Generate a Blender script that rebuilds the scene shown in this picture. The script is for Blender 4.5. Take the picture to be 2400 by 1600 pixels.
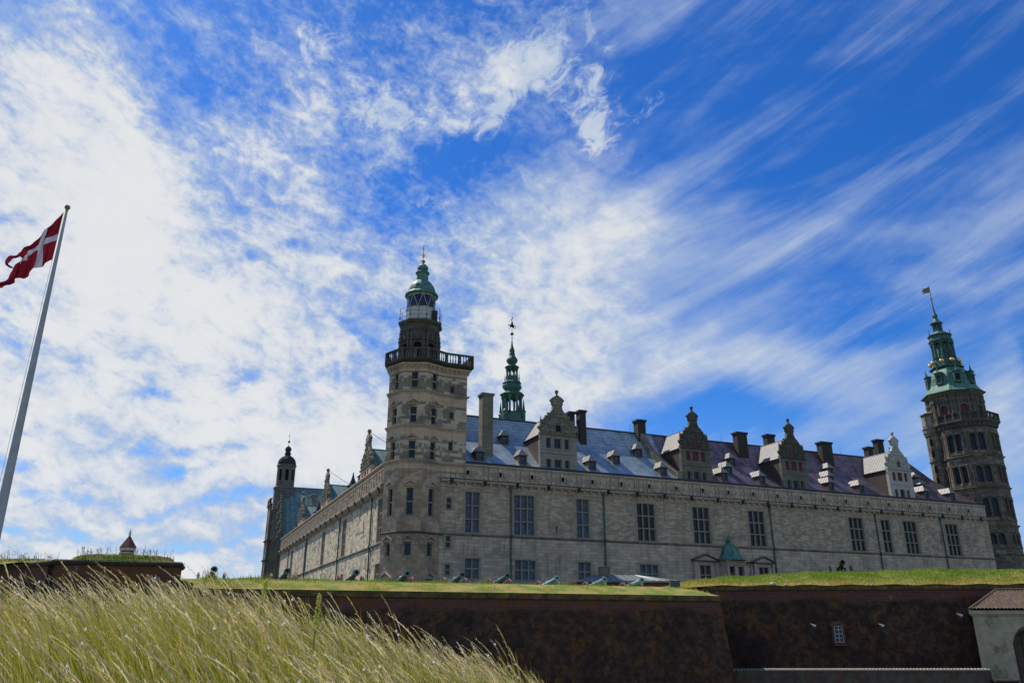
import bpy, math, random
from math import sin, cos, pi, radians as R_
import numpy as np
random.seed(7)
for o in list(bpy.data.objects): bpy.data.objects.remove(o)
SC = bpy.context.scene
COL = SC.collection

# ------------------------------------------------------------------ camera
cam = bpy.data.cameras.new("camera"); cam_o = bpy.data.objects.new("camera", cam); COL.objects.link(cam_o)
cam.sensor_width = 36; cam.lens = 27.68; cam.clip_start = 0.05; cam.clip_end = 5000
cam_o.location = (0, 0, 0); cam_o.rotation_euler = (R_(90 + 20.04), 0, 0)
SC.camera = cam_o

# ------------------------------------------------------------------ light, sky, exposure
SUN_AZ, SUN_EL = -48.0, 54.0          # azimuth measured from +Y towards +X
EXPOSURE = 0.0
SC.view_settings.view_transform = 'Standard'; SC.view_settings.look = 'None'
SC.view_settings.exposure = EXPOSURE; SC.view_settings.gamma = 1.0
sun = bpy.data.lights.new("sun", 'SUN'); sun.energy = 5.0; sun.angle = R_(0.53); sun.color = (1.0, 0.92, 0.78)
sun_o = bpy.data.objects.new("sun", sun); COL.objects.link(sun_o)
sun_o.rotation_euler = (R_(90 - SUN_EL), 0, R_(-SUN_AZ) + pi)
sun_o.location = (-60, 60, 80)

class NT:
    """small helper for building node graphs"""
    def __init__(s, tree): s.t = tree; s.n = tree.nodes; s.l = tree.links
    def new(s, typ, **kw):
        n = s.n.new(typ)
        for k, v in kw.items(): setattr(n, k, v)
        return n
    def put(s, sock, v):
        if isinstance(v, bpy.types.NodeSocket): s.l.new(v, sock)
        else: sock.default_value = v
    def m(s, op, a, b=None, c=None, clamp=False):
        n = s.new('ShaderNodeMath', operation=op, use_clamp=clamp)
        s.put(n.inputs[0], a)
        if b is not None: s.put(n.inputs[1], b)
        if c is not None: s.put(n.inputs[2], c)
        return n.outputs[0]
    def mix(s, f, a, b, typ='MIX'):
        n = s.new('ShaderNodeMix', data_type='RGBA', blend_type=typ)
        s.put(n.inputs[0], f)
        s.put(n.inputs[6], a if isinstance(a, bpy.types.NodeSocket) else (*a, 1)[:4])
        s.put(n.inputs[7], b if isinstance(b, bpy.types.NodeSocket) else (*b, 1)[:4])
        return n.outputs[2]
    def ss(s, v, lo, hi):
        n = s.new('ShaderNodeMapRange', interpolation_type='SMOOTHSTEP')
        s.put(n.inputs[0], v); n.inputs[1].default_value = lo; n.inputs[2].default_value = hi
        return n.outputs[0]
    def noise(s, vec, scale, detail=6, rough=0.55, dist=0.0):
        n = s.new('ShaderNodeTexNoise'); s.put(n.inputs['Vector'], vec)
        n.inputs['Scale'].default_value = scale; n.inputs['Detail'].default_value = detail
        n.inputs['Roughness'].default_value = rough; n.inputs['Distortion'].default_value = dist
        return n.outputs[0]
    def mapping(s, vec, sc=(1, 1, 1), rot=(0, 0, 0), loc=(0, 0, 0)):
        n = s.new('ShaderNodeMapping'); s.put(n.inputs[0], vec)
        n.inputs['Scale'].default_value = sc; n.inputs['Rotation'].default_value = rot; n.inputs['Location'].default_value = loc
        return n.outputs[0]

def build_world():
    w = bpy.data.worlds.new("World"); SC.world = w; w.use_nodes = True
    T = NT(w.node_tree); w.node_tree.nodes.clear()
    out = T.new('ShaderNodeOutputWorld'); bg = T.new('ShaderNodeBackground'); T.l.new(bg.outputs[0], out.inputs[0])
    sky = T.new('ShaderNodeTexSky', sky_type='NISHITA'); sky.sun_disc = False
    sky.sun_elevation = R_(SUN_EL); sky.sun_rotation = R_(SUN_AZ); sky.air_density = 1.0; sky.dust_density = 0.3; sky.ozone_density = 3.0
    hs = T.new('ShaderNodeHueSaturation'); hs.inputs['Saturation'].default_value = 1.30; hs.inputs['Value'].default_value = 1.0
    T.l.new(sky.outputs[0], hs.inputs['Color'])
    blue = T.mix(1.0, hs.outputs[0], (0.50, 0.88, 1.36), 'MULTIPLY')
    tc = T.new('ShaderNodeTexCoord'); d = tc.outputs['Generated']
    sep = T.new('ShaderNodeSeparateXYZ'); T.l.new(d, sep.inputs[0])
    dx, dy, dz = sep.outputs
    az = T.m('ARCTAN2', dx, dy); el = T.m('ARCSINE', dz)
    def xyz(a, b, c=0.0):
        n = T.new('ShaderNodeCombineXYZ'); T.put(n.inputs[0], a); T.put(n.inputs[1], b); T.put(n.inputs[2], c); return n.outputs[0]
    ce = T.m('COSINE', el)
    azc = T.m('MULTIPLY', az, T.m('ADD', T.m('MULTIPLY', ce, .75), .25))      # keeps the weave even towards the zenith
    w1 = T.m('SUBTRACT', T.noise(d, 2.6, 3, .5), 0.5); w2 = T.m('SUBTRACT', T.noise(T.mapping(d, loc=(7, 3, 1)), 2.8, 3, .5), 0.5)
    w3 = T.m('SUBTRACT', T.noise(T.mapping(d, loc=(2, 9, 4)), 9, 5, .6), 0.5)
    azw = T.m('ADD', az, T.m('ADD', T.m('MULTIPLY', w1, .20), T.m('MULTIPLY', w3, .06))); elw = T.m('ADD', el, T.m('ADD', T.m('MULTIPLY', w2, .16), T.m('MULTIPLY', w3, .05)))
    def blobs(L):
        acc = None
        for a, e, ra, rb, tl, wt in L:
            u = T.m('SUBTRACT', azw, R_(a)); v = T.m('SUBTRACT', elw, R_(e))
            c, s_ = cos(R_(tl)), sin(R_(tl))
            p = T.m('MULTIPLY_ADD', u, c / R_(ra), T.m('MULTIPLY', v, s_ / R_(ra)))
            q = T.m('MULTIPLY_ADD', v, c / R_(rb), T.m('MULTIPLY', u, -s_ / R_(rb)))
            g = T.m('MULTIPLY', T.m('POWER', 2.718, T.m('MULTIPLY', T.m('MULTIPLY_ADD', p, p, T.m('MULTIPLY', q, q)), -1.0)), wt)
            acc = g if acc is None else T.m('ADD', acc, g)
        return acc
    # where the veil gathers / opens: (azimuth, elevation, radius, radius, tilt, weight), degrees
    VEIL = [(0, 78, 200, 17, 0, -.45), (-27.8, 36.8, 8.5, 5.0, 0, 0.16), (-37.2, 34.0, 7.0, 7.3, 0, 0.58), (-33.9, 26.9, 6.7, 5.1, 0, 0.25), (-12.5, 39.5, 9.9, 4.3, 0, 0.22), (-14.7, 9.2, 10.7, 4.8, 0, 0.3), (-27.7, 4.7, 11.9, 2.4, 0, 0.25), (-0.8, 12.6, 9.6, 3.1, 0, 0.2), (30.5, 7.4, 4.4, 3.9, 0, 0.2), (-30.5, 27.8, 7.5, 5.3, 0, 0.35), (-22.9, 22.9, 13.4, 8.0, 0, 0.64), (-31.1, 16.9, 8.8, 8.9, 0, 0.42), (-15.8, 21.3, 8.2, 5.4, 0, 0.3), (-25.0, 12.0, 14.6, 4.3, 0, 0.42), (-26.8, 6.9, 13.7, 4.3, 0, 0.48), (-19.9, 4.4, 11.5, 2.2, 0, 0.3), (-12.7, 14.4, 9.6, 4.6, 0, 0.35), (-8.6, 8.5, 7.8, 4.6, 0, 0.2), (4.4, 28.3, 11.4, 3.4, 10, 0.5), (2.5, 23.0, 10.1, 3.5, 18, 0.42), (-4.4, 25.2, 8.7, 3.7, 10, 0.25), (16.2, 25.0, 8.0, 2.7, -8, 0.28), (-0.9, 17.6, 9.9, 4.1, 18, 0.45), (9.1, 19.3, 9.5, 2.8, 25, 0.34), (2.4, 13.8, 9.6, 2.5, 10, 0.3), (23.4, 10.7, 9.9, 2.3, 5, 0.18), (15.7, 20.1, 6.1, 1.2, 25, 0.2), (19.3, 17.0, 6.5, 1.8, 0, 0.55), (25.4, 14.9, 5.1, 1.7, 0, 0.3), (31.9, 11.3, 2.7, 5.3, 0, 0.36), (29.7, 24.0, 6.5, 1.0, -8, 0.22), (30.6, 21.5, 6.2, 0.8, -14, 0.16), (22.0, 32.1, 12.1, 1.7, 30, 0.13), (24.6, 37.5, 6.1, 1.0, 22, 0.1), (32.9, 15.8, 0.7, 2.9, -14, 0.28), (-8.3, 33.9, 9.2, 3.8, 20, 0.3), (-17.1, 32.9, 4.2, 6.9, -5, 0.18), (2.9, 40.2, 6.9, 5.4, 0, 0.1), (-25.9, 35.3, 4.8, 2.9, 15, -0.12), (-21.7, 39.8, 3.5, 2.6, 0, -0.06), (-28.2, 32.8, 2.1, 1.6, 0, -0.15), (25.5, 33.7, 11.5, 4.2, 15, -0.16), (33.5, 28.9, 4.8, 3.1, 0, -0.16), (-4.6, 31.9, 4.0, 1.8, 15, -0.26), (-6.2, 28.2, 4.3, 1.2, 15, -0.14), (15.9, 22.5, 5.3, 1.8, 20, -0.16), (15.1, 14.0, 5.0, 1.5, 8, -0.4), (25.9, 18.6, 5.2, 1.0, 14, -0.12), (11.8, 33.0, 4.2, 2.9, 0, -0.1)] + [(110, 40, 45, 35, 0, .42), (-110, 40, 45, 35, 0, .42), (180, 45, 50, 40, 0, .42), (-180, 45, 50, 40, 0, .42)]  # unseen zenith cleared to darken roofs; unseen clouds behind camera added to brighten walls
    PUFF = [(-11.2, 37.7, 4.9, 2.1, 15, 1.0), (-8.1, 36.1, 5.2, 1.4, 10, 0.75), (0.2, 39.2, 4.2, 1.7, 25, 1.0), (1.5, 36.9, 3.0, 1.4, 45, 0.95), (-0.6, 35.0, 2.2, 1.0, 30, 0.75), (4.3, 37.6, 3.0, 1.4, -20, 0.75), (6.9, 35.4, 2.2, 2.0, -35, 0.85), (7.9, 33.4, 2.5, 0.9, -25, 0.6), (-3.2, 34.7, 1.5, 0.7, 0, 0.7), (7.7, 39.3, 1.9, 1.0, -35, 0.6), (-17.1, 40.8, 4.1, 1.8, 15, 0.6), (-19.5, 37.7, 2.1, 4.2, -8, 0.35), (10.9, 35.4, 4.6, 1.2, 10, 0.45), (-8.3, 32.7, 5.5, 1.5, 15, 0.4), (0.1, 31.4, 5.4, 1.2, 15, 0.35), (-9.9, 30.4, 2.1, 1.2, 0, 0.35), (4.1, 41.8, 5.4, 2.1, 40, 0.4), (-6.3, 28.5, 3.9, 0.9, 10, 0.4), (-22.8, 34.3, 4.0, 2.4, 0, 0.22)]
    GAPS = [(-32.0, 10.2, 2.1, 0.6, 0, 0.6), (-29.3, 8.8, 2.7, 0.5, -4, 0.5), (-26.7, 6.6, 3.1, 0.4, -6, 0.5), (-30.8, 6.4, 2.8, 0.3, -4, 0.45), (-22.8, 11.9, 5.1, 0.4, 3, 0.45), (-20.7, 10.6, 3.1, 0.6, 2, 0.55), (-17.0, 8.5, 3.2, 0.5, 2, 0.45), (-23.1, 8.2, 2.4, 0.3, 0, 0.35), (-24.7, 15.5, 2.5, 0.6, 4, 0.45), (-18.4, 16.2, 1.2, 0.7, 0, 0.4), (-16.8, 12.1, 1.8, 0.9, 10, 0.3), (-19.6, 25.0, 0.9, 0.5, 0, 0.55), (-16.6, 25.7, 1.0, 0.4, 0, 0.35), (-33.9, 17.5, 1.4, 1.1, 0, 0.2), (-31.9, 12.4, 1.4, 0.4, 0, 0.3), (-19.3, 14.0, 4.8, 0.4, 4, 0.25), (-10.3, 20.8, 3.7, 0.5, -20, 0.22), (-20.1, 5.8, 4.5, 0.3, 0, 0.35)]
    veil = blobs(VEIL); puff = blobs(PUFF); gap = blobs(GAPS)
    left = T.ss(T.m('ADD', az, T.m('MULTIPLY', w1, .4)), R_(16), R_(-8))
    A = lambda sx, sy, rot, sc, de, ro, di=0.0, z=0.0: T.noise(T.mapping(T.mapping(xyz(azc, el, z), rot=(0, 0, R_(-rot))), (sx, sy, 1)), sc, de, ro, di)
    ripple = A(1.0, 1.5, -18, 30, 5, .62, .5)              # mackerel ripples
    grain = A(1.0, 1.2, 25, 75, 4, .7, .2, 3.0)
    clump = A(1.0, 1.45, -12, 8.5, 7, .62, .5, 5.0)
    broad = A(1.0, 1.7, -15, 3.4, 5, .55, .4, 8.0)
    stk = A(.20, 1.5, 25, 7.0, 8, .60, .9, 1.0)
    stk2 = A(.28, 1.5, 8, 5.0, 7, .6, .9, 2.0)
    fib = A(.16, 1.8, 27, 20, 5, .6, .6, 6.0)
    half = lambda x: T.m('SUBTRACT', x, .5)
    dl = T.m('ADD', T.m('ADD', T.m('MULTIPLY', half(clump), 1.35), T.m('MULTIPLY', half(broad), .85)), T.m('ADD', T.m('MULTIPLY', half(ripple), 1.10), T.m('MULTIPLY', half(grain), .62)))
    dr = T.m('ADD', T.m('ADD', T.m('MULTIPLY', half(stk), 1.30), T.m('MULTIPLY', half(stk2), 1.05)), T.m('ADD', T.m('MULTIPLY', half(fib), .36), T.m('MULTIPLY', half(ripple), .16)))
    mx = T.new('ShaderNodeMix', data_type='FLOAT'); T.put(mx.inputs[0], left); T.put(mx.inputs[2], dr); T.put(mx.inputs[3], dl)
    tex = mx.outputs[0]
    dens = T.m('SUBTRACT', T.m('ADD', veil, tex), gap)
    c1 = T.m('MULTIPLY', T.ss(T.m('ADD', dens, T.m('MULTIPLY_ADD', left, -.10, .18)), 0.02, 0.86), .96)
    pn = T.m('ADD', T.m('MULTIPLY', half(A(1, 1.35, 25, 26, 8, .68, .9, 11.0)), 3.4), T.m('MULTIPLY', half(grain), .55))
    c2 = T.m('MULTIPLY', T.ss(T.m('ADD', T.m("MULTIPLY", puff, .98), pn), .40, 1.30), T.m('MULTIPLY', T.ss(puff, .08, .30), .93))
    cov = T.m('SUBTRACT', 1.0, T.m('MULTIPLY', T.m('SUBTRACT', 1.0, c1), T.m('SUBTRACT', 1.0, c2)))
    # thin milky air near the horizon
    cov = T.m('MAXIMUM', cov, T.m('MULTIPLY', T.ss(el, R_(17), R_(-2)), 0.40))
    lum = T.m('ADD', T.m('MULTIPLY', half(clump), .55), T.m('ADD', T.m('MULTIPLY', half(broad), .45), T.m('MULTIPLY', half(ripple), .22)))
    lum = T.m('ADD', lum, T.m('MULTIPLY', T.ss(dens, .25, 1.15), .42)); lum = T.m('ADD', lum, T.m('MULTIPLY', c2, .15))
    ccol = T.mix(T.ss(lum, -.06, .50), (4.2, 5.3, 7.2), (8.0, 8.1, 8.1))
    col = T.mix(cov, blue, ccol)
    col = T.mix(T.ss(el, R_(-1.0), R_(-4)), col, (1.2, 1.2, 0.8))      # dull ground tone below the horizon
    T.l.new(col, bg.inputs[0]); bg.inputs[1].default_value = 0.1
    w.cycles.sampling_method = 'MANUAL'; w.cycles.sample_map_resolution = 1024
build_world()

# ------------------------------------------------------------------ materials
MATS = {}
def mat_base(name, rough=.8, metal=0.0):
    m = bpy.data.materials.new(name); m.use_nodes = True; MATS[name] = m
    T = NT(m.node_tree); b = m.node_tree.nodes['Principled BSDF']
    b.inputs['Roughness'].default_value = rough; b.inputs['Metallic'].default_value = metal
    return m, T, b
def bump(T, b, h, strength=.3, dist=.03):
    n = T.new('ShaderNodeBump'); n.inputs['Strength'].default_value = strength; n.inputs['Distance'].default_value = dist
    T.put(n.inputs['Height'], h); T.l.new(n.outputs[0], b.inputs['Normal'])
def brick(T, vec, c1, c2, mort, w, h, ms=.012, off=.5, bias=0.0):
    n = T.new('ShaderNodeTexBrick'); T.put(n.inputs['Vector'], vec); n.offset = off
    for i, c in (('Color1', c1), ('Color2', c2), ('Mortar', mort)): n.inputs[i].default_value = (*c, 1)
    n.inputs['Scale'].default_value = 1; n.inputs['Mortar Size'].default_value = ms; n.inputs['Mortar Smooth'].default_value = .3
    n.inputs['Bias'].default_value = bias; n.inputs['Brick Width'].default_value = w; n.inputs['Row Height'].default_value = h
    return n
def stone(name, c1, c2, mort, w, h, patch=None, patch_amt=(.5, .6), stain=(.06, .055, .05), stain_amt=.5, ms=.012, streaks=.35):
    m, T, b = mat_base(name, .88)
    tc = T.new('ShaderNodeTexCoord'); uv = tc.outputs['UV']; ob = tc.outputs['Object']
    wv = T.new('ShaderNodeVectorMath', operation='ADD'); T.l.new(uv, wv.inputs[0])
    nz = T.new('ShaderNodeTexNoise'); nz.inputs['Scale'].default_value = .9; T.l.new(uv, nz.inputs['Vector'])
    sc = T.new('ShaderNodeVectorMath', operation='SCALE'); T.l.new(nz.outputs['Color'], sc.inputs[0]); sc.inputs['Scale'].default_value = .05
    T.l.new(sc.outputs[0], wv.inputs[1])
    br = brick(T, wv.outputs[0], c1, c2, mort, w, h, ms)
    col = br.outputs[0]
    if patch:
        br2 = brick(T, wv.outputs[0], patch[0], patch[1], mort, w, h, ms)
        rb = brick(T, wv.outputs[0], (0, 0, 0), (1, 1, 1), (.5, .5, .5), w, h, 0.0); rv = T.new('ShaderNodeRGBToBW'); T.l.new(rb.outputs[0], rv.inputs[0])
        mk = T.ss(T.m('ADD', T.m('MULTIPLY', T.m('SUBTRACT', rv.outputs[0], .5), .22), T.noise(T.mapping(uv, (.7, 1.0, 1)), .55, 2, .5)), patch_amt[0], patch_amt[1])
        col = T.mix(mk, col, br2.outputs[0])
    n1 = T.noise(ob, 6, 8, .7); col = T.mix(.55, col, T.mix(n1, (.45, .45, .45), (1.5, 1.5, 1.5)), 'MULTIPLY')
    n2 = T.noise(ob, .35, 5, .6); col = T.mix(T.ss(n2, .48, .75), col, T.mix(.45, col, stain))
    # run-off streaks: long in z, narrow across
    n3 = T.noise(T.mapping(uv, (3.2, .20, 1)), 1.0, 7, .68)
    col = T.mix(T.m('MULTIPLY', T.ss(n3, .50, .72), streaks), col, stain)
    n4 = T.noise(ob, 1.7, 7, .75); col = T.mix(T.m('MULTIPLY', T.ss(n4, .58, .72), stain_amt), col, stain)
    T.l.new(col, b.inputs['Base Color'])
    hgt = T.m('ADD', T.m('MULTIPLY', br.outputs['Fac'], -.7), T.m('MULTIPLY', n1, .6)); bump(T, b, hgt, .5, .03)
    return m
def mottled(name, c1, c2, scale=3, rough=.7, metal=0, c3=None, bs=.2, uvseam=None, seamcol=None, seamamt=.6, ms=.015, stretch=(1, 1, 1)):
    m, T, b = mat_base(name, rough, metal)
    tc = T.new('ShaderNodeTexCoord'); ob = T.mapping(tc.outputs['Object'], stretch)
    n = T.noise(ob, scale, 8, .65, .3); col = T.mix(T.ss(n, .35, .65), c1, c2)
    if c3: col = T.mix(T.ss(T.noise(T.mapping(ob, loc=(5, 2, 9)), scale * .6, 6, .7), .52, .66), col, c3)
    h = n
    if uvseam:
        br = brick(T, tc.outputs['UV'], (1, 1, 1), (.72, .72, .72), (0, 0, 0), uvseam[0], uvseam[1], ms)
        col = T.mix(.5, col, br.outputs[0], 'MULTIPLY')
        col = T.mix(T.m('MULTIPLY', br.outputs['Fac'], seamamt), col, seamcol or (.02, .02, .03))
        h = T.m('ADD', T.m('MULTIPLY', n, .3), br.outputs['Fac'])
    T.l.new(col, b.inputs['Base Color']); bump(T, b, h, bs, .03)
    return m
M = MATS
stone('south_stone', (0.549, 0.436, 0.308), (0.296, 0.233, 0.166), (0.222, 0.173, 0.123), .62, .19, patch=((0.374, 0.312, 0.224), (0.298, 0.247, 0.184)), patch_amt=(.57, .62), stain=(.045, .04, .03), stain_amt=.45, streaks=.65)
stone('lower_stone', (0.528, 0.426, 0.308), (0.359, 0.287, 0.209), (0.180, 0.144, 0.104), .95, .36, stain=(0.048, 0.040, 0.029), stain_amt=.42, streaks=.6)
stone('west_stone', (.70, .575, .40), (.40, .33, .24), (.22, .18, .13), .80, .30, patch=((.34, .29, .23), (.22, .20, .17)), patch_amt=(.59, .62), stain=(.06, .05, .04), stain_amt=.6, streaks=.5)
stone('tower_stone', (0.517, 0.420, 0.312), (0.440, 0.355, 0.265), (0.374, 0.300, 0.223), .95, .33, patch=((0.275, 0.215, 0.153), (0.187, 0.148, 0.107)), patch_amt=(.485, .50), stain_amt=.4, streaks=.5)
stone('tower_low', (0.357, 0.258, 0.176), (0.230, 0.167, 0.115), (0.369, 0.273, 0.195), .80, .33, patch=((0.484, 0.351, 0.247), (0.425, 0.312, 0.221)), patch_amt=(.56, .575), stain=(.045, .04, .03), stain_amt=.4, streaks=.5)
stone('tower_pale', (0.551, 0.399, 0.272), (0.468, 0.340, 0.233), (0.372, 0.271, 0.186), 1.1, .42, stain_amt=.45, streaks=.55)
stone('trim_stone', (0.471, 0.361, 0.285), (0.412, 0.315, 0.252), (0.295, 0.227, 0.176), 1.4, .6, stain_amt=.45, streaks=.5)
stone('quoin_stone', (0.283, 0.231, 0.177), (0.338, 0.276, 0.205), (0.240, 0.197, 0.149), .5, .3, stain_amt=.3)
stone('frieze_stone', (0.512, 0.409, 0.309), (0.435, 0.350, 0.266), (0.312, 0.246, 0.192), 1.9, 1.0, stain_amt=.5, streaks=.6)
stone('dark_stone', (.11, .098, .075), (.06, .055, .044), (.035, .032, .027), .8, .34, stain=(.012, .012, .010), stain_amt=.9, streaks=.8)
stone('keep_stone', (.17, .145, .105), (.09, .078, .060), (.04, .036, .03), .85, .36, stain=(.012, .012, .010), stain_amt=.8, streaks=.75, patch=((.30, .26, .185), (.22, .19, .14)), patch_amt=(.58, .60))
stone('pale_gable', (0.442, 0.425, 0.383), (0.374, 0.357, 0.323), (0.212, 0.204, 0.187), .8, .35, stain=(.07, .07, .06), stain_amt=.8)
stone('mossy_stone', (.24, .22, .165), (.14, .125, .095), (.07, .06, .05), .8, .36, stain=(.02, .02, .016), stain_amt=.85, streaks=.7)
stone('chimney_stone', (0.216, 0.192, 0.144), (0.152, 0.136, 0.104), (0.072, 0.064, 0.052), .8, .42, stain_amt=.5)
stone('chimney_brick', (.06, .042, .038), (.035, .030, .028), (.02, .02, .02), .3, .09, stain=(.008, .008, .008), stain_amt=.8)
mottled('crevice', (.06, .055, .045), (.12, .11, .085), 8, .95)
mottled('weather_black', (.014, .016, .012), (.040, .040, .028), 5, .95)
mottled('lead_gutter', (.020, .016, .030), (.036, .030, .045), 3, .6, .1)
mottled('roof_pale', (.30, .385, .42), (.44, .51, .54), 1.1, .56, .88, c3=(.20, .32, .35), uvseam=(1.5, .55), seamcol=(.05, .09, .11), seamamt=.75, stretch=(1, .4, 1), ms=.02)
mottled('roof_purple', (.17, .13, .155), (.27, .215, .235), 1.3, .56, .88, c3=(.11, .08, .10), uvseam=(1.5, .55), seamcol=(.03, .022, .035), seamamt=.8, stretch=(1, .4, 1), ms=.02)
mottled('roof_green', (0.083, 0.165, 0.156), (0.128, 0.232, 0.218), 1.2, .6, 0, c3=(0.060, 0.120, 0.125), uvseam=(1.0, 30), seamcol=(.02, .06, .06), seamamt=.85, ms=.06)
mottled('lead_light', (.13, .13, .13), (.21, .205, .20), 2, .6, .1, uvseam=(.55, 30), seamcol=(.02, .02, .025), seamamt=.95, ms=.06)
stone('mullion_stone', (.27, .235, .18), (.22, .19, .145), (.2, .17, .13), 1.4, .6, stain_amt=.5)
mottled('hut_roof', (.10, .12, .135), (.15, .175, .19), 3, .5, .1)
mottled('wall_turf', (.06, .085, .022), (.12, .105, .04), .5, .95)
stone('gable_wall_dark', (.17, .16, .13), (.12, .112, .09), (.06, .055, .045), .9, .4, stain=(.02, .02, .016), stain_amt=.8, streaks=.8)
stone('gable_wall_grey', (.27, .255, .215), (.22, .21, .18), (.12, .11, .09), .9, .4, stain_amt=.6, streaks=.6)
mottled('lead_small', (.13, .125, .12), (.21, .20, .19), 4, .55, .1)
mottled('copper', (0.038, 0.140, 0.108), (0.098, 0.252, 0.196), 2.4, .6, .05, c3=(.03, .055, .045), uvseam=(.7, 30), seamcol=(.012, .05, .045), seamamt=.85, ms=.04)
mottled('copper_dark', (0.015, 0.064, 0.053), (0.045, 0.143, 0.112), 3, .6, .05, c3=(.010, .018, .016))
mottled('copper_pipe', (.012, .055, .050), (.04, .135, .115), 4, .6, .05, c3=(.010, .016, .016))
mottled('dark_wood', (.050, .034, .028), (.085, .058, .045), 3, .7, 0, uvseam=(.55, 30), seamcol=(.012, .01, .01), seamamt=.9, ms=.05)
mottled('dormer_wood', (.035, .025, .027), (.06, .045, .042), 5, .6)
mottled('red_shutter', (.10, .010, .012), (.15, .018, .018), 6, .7)
mottled('gold', (.72, .50, .16), (.85, .63, .24), 6, .28, .9)
mottled('dull_gilt', (.16, .13, .07), (.28, .22, .11), 6, .5, .6)
mottled('iron', (.015, .015, .015), (.035, .032, .03), 8, .6, .3)
mottled('white_paint', (.42, .42, .40), (.52, .51, .48), 3, .5)
mottled('pole_paint', (.27, .28, .33), (.34, .35, .40), 3, .45)
mottled('bronze', (.035, .085, .08), (.085, .175, .155), 7, .45, .3, c3=(.02, .04, .035))
mottled('bronze_pale', (.14, .30, .29), (.24, .42, .39), 7, .5, .2, c3=(.07, .17, .16))
mottled('wheel_paint', (.20, .09, .075), (.30, .15, .13), 9, .7, c3=(.13, .06, .05))
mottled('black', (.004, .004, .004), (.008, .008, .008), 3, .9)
mottled('plaster', (.27, .235, .165), (.37, .325, .235), 1.3, .9, c3=(.17, .14, .085))
mottled('roof_tile', (.065, .042, .034), (.13, .075, .055), 7, .9, c3=(.21, .15, .05))
mottled('red_roof', (.10, .028, .024), (.15, .05, .035), 8, .8)
mottled('red_brickwork', (.085, .034, .026), (.13, .052, .038), 8, .9, uvseam=(.25, .09), seamcol=(.16, .13, .11), seamamt=.5, ms=.01)
mottled('soil', (.05, .038, .025), (.08, .06, .035), 6, .95)
mottled('low_wall_stone', (.052, .040, .032), (.10, .080, .064), 1.8, .95, c3=(.11, .035, .025))
mottled('lamp_metal', (.30, .30, .29), (.42, .42, .40), 6, .4)
mottled('cabinet_paint', (.03, .055, .045), (.05, .08, .065), 6, .5)

def glass_mat(name, base, pane, lead, gw, gh, rough=.12):
    m, T, b = mat_base(name, rough)
    tc = T.new('ShaderNodeTexCoord'); uv = tc.outputs['UV']
    br = brick(T, uv, base, pane, lead, gw, gh, .016, off=0.0)
    T.l.new(br.outputs[0], b.inputs['Base Color'])
    T.put(b.inputs['Roughness'], T.m('ADD', T.m('MULTIPLY', br.outputs['Fac'], .5), rough))
    b.inputs['Specular IOR Level'].default_value = .30
    bump(T, b, T.m('ADD', T.noise(tc.outputs['Object'], 5, 2), T.m('MULTIPLY', br.outputs['Fac'], .6)), .12, .05)
    return m
glass_mat('leaded_glass', (.003, .004, .006), (.014, .019, .027), (.035, .035, .035), .16, .24)
glass_mat('leaded_glass_sky', (.035, .055, .080), (.11, .155, .21), (.005, .006, .008), .16, .24)  # sky reflection put into the blue of the panes
glass_mat('plain_glass', (.010, .018, .035), (.02, .035, .06), (.02, .02, .022), .34, .45, .08)
glass_mat('lantern_glass', (.008, .016, .06), (.012, .024, .09), (.02, .02, .03), 3, 4, .04)

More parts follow.
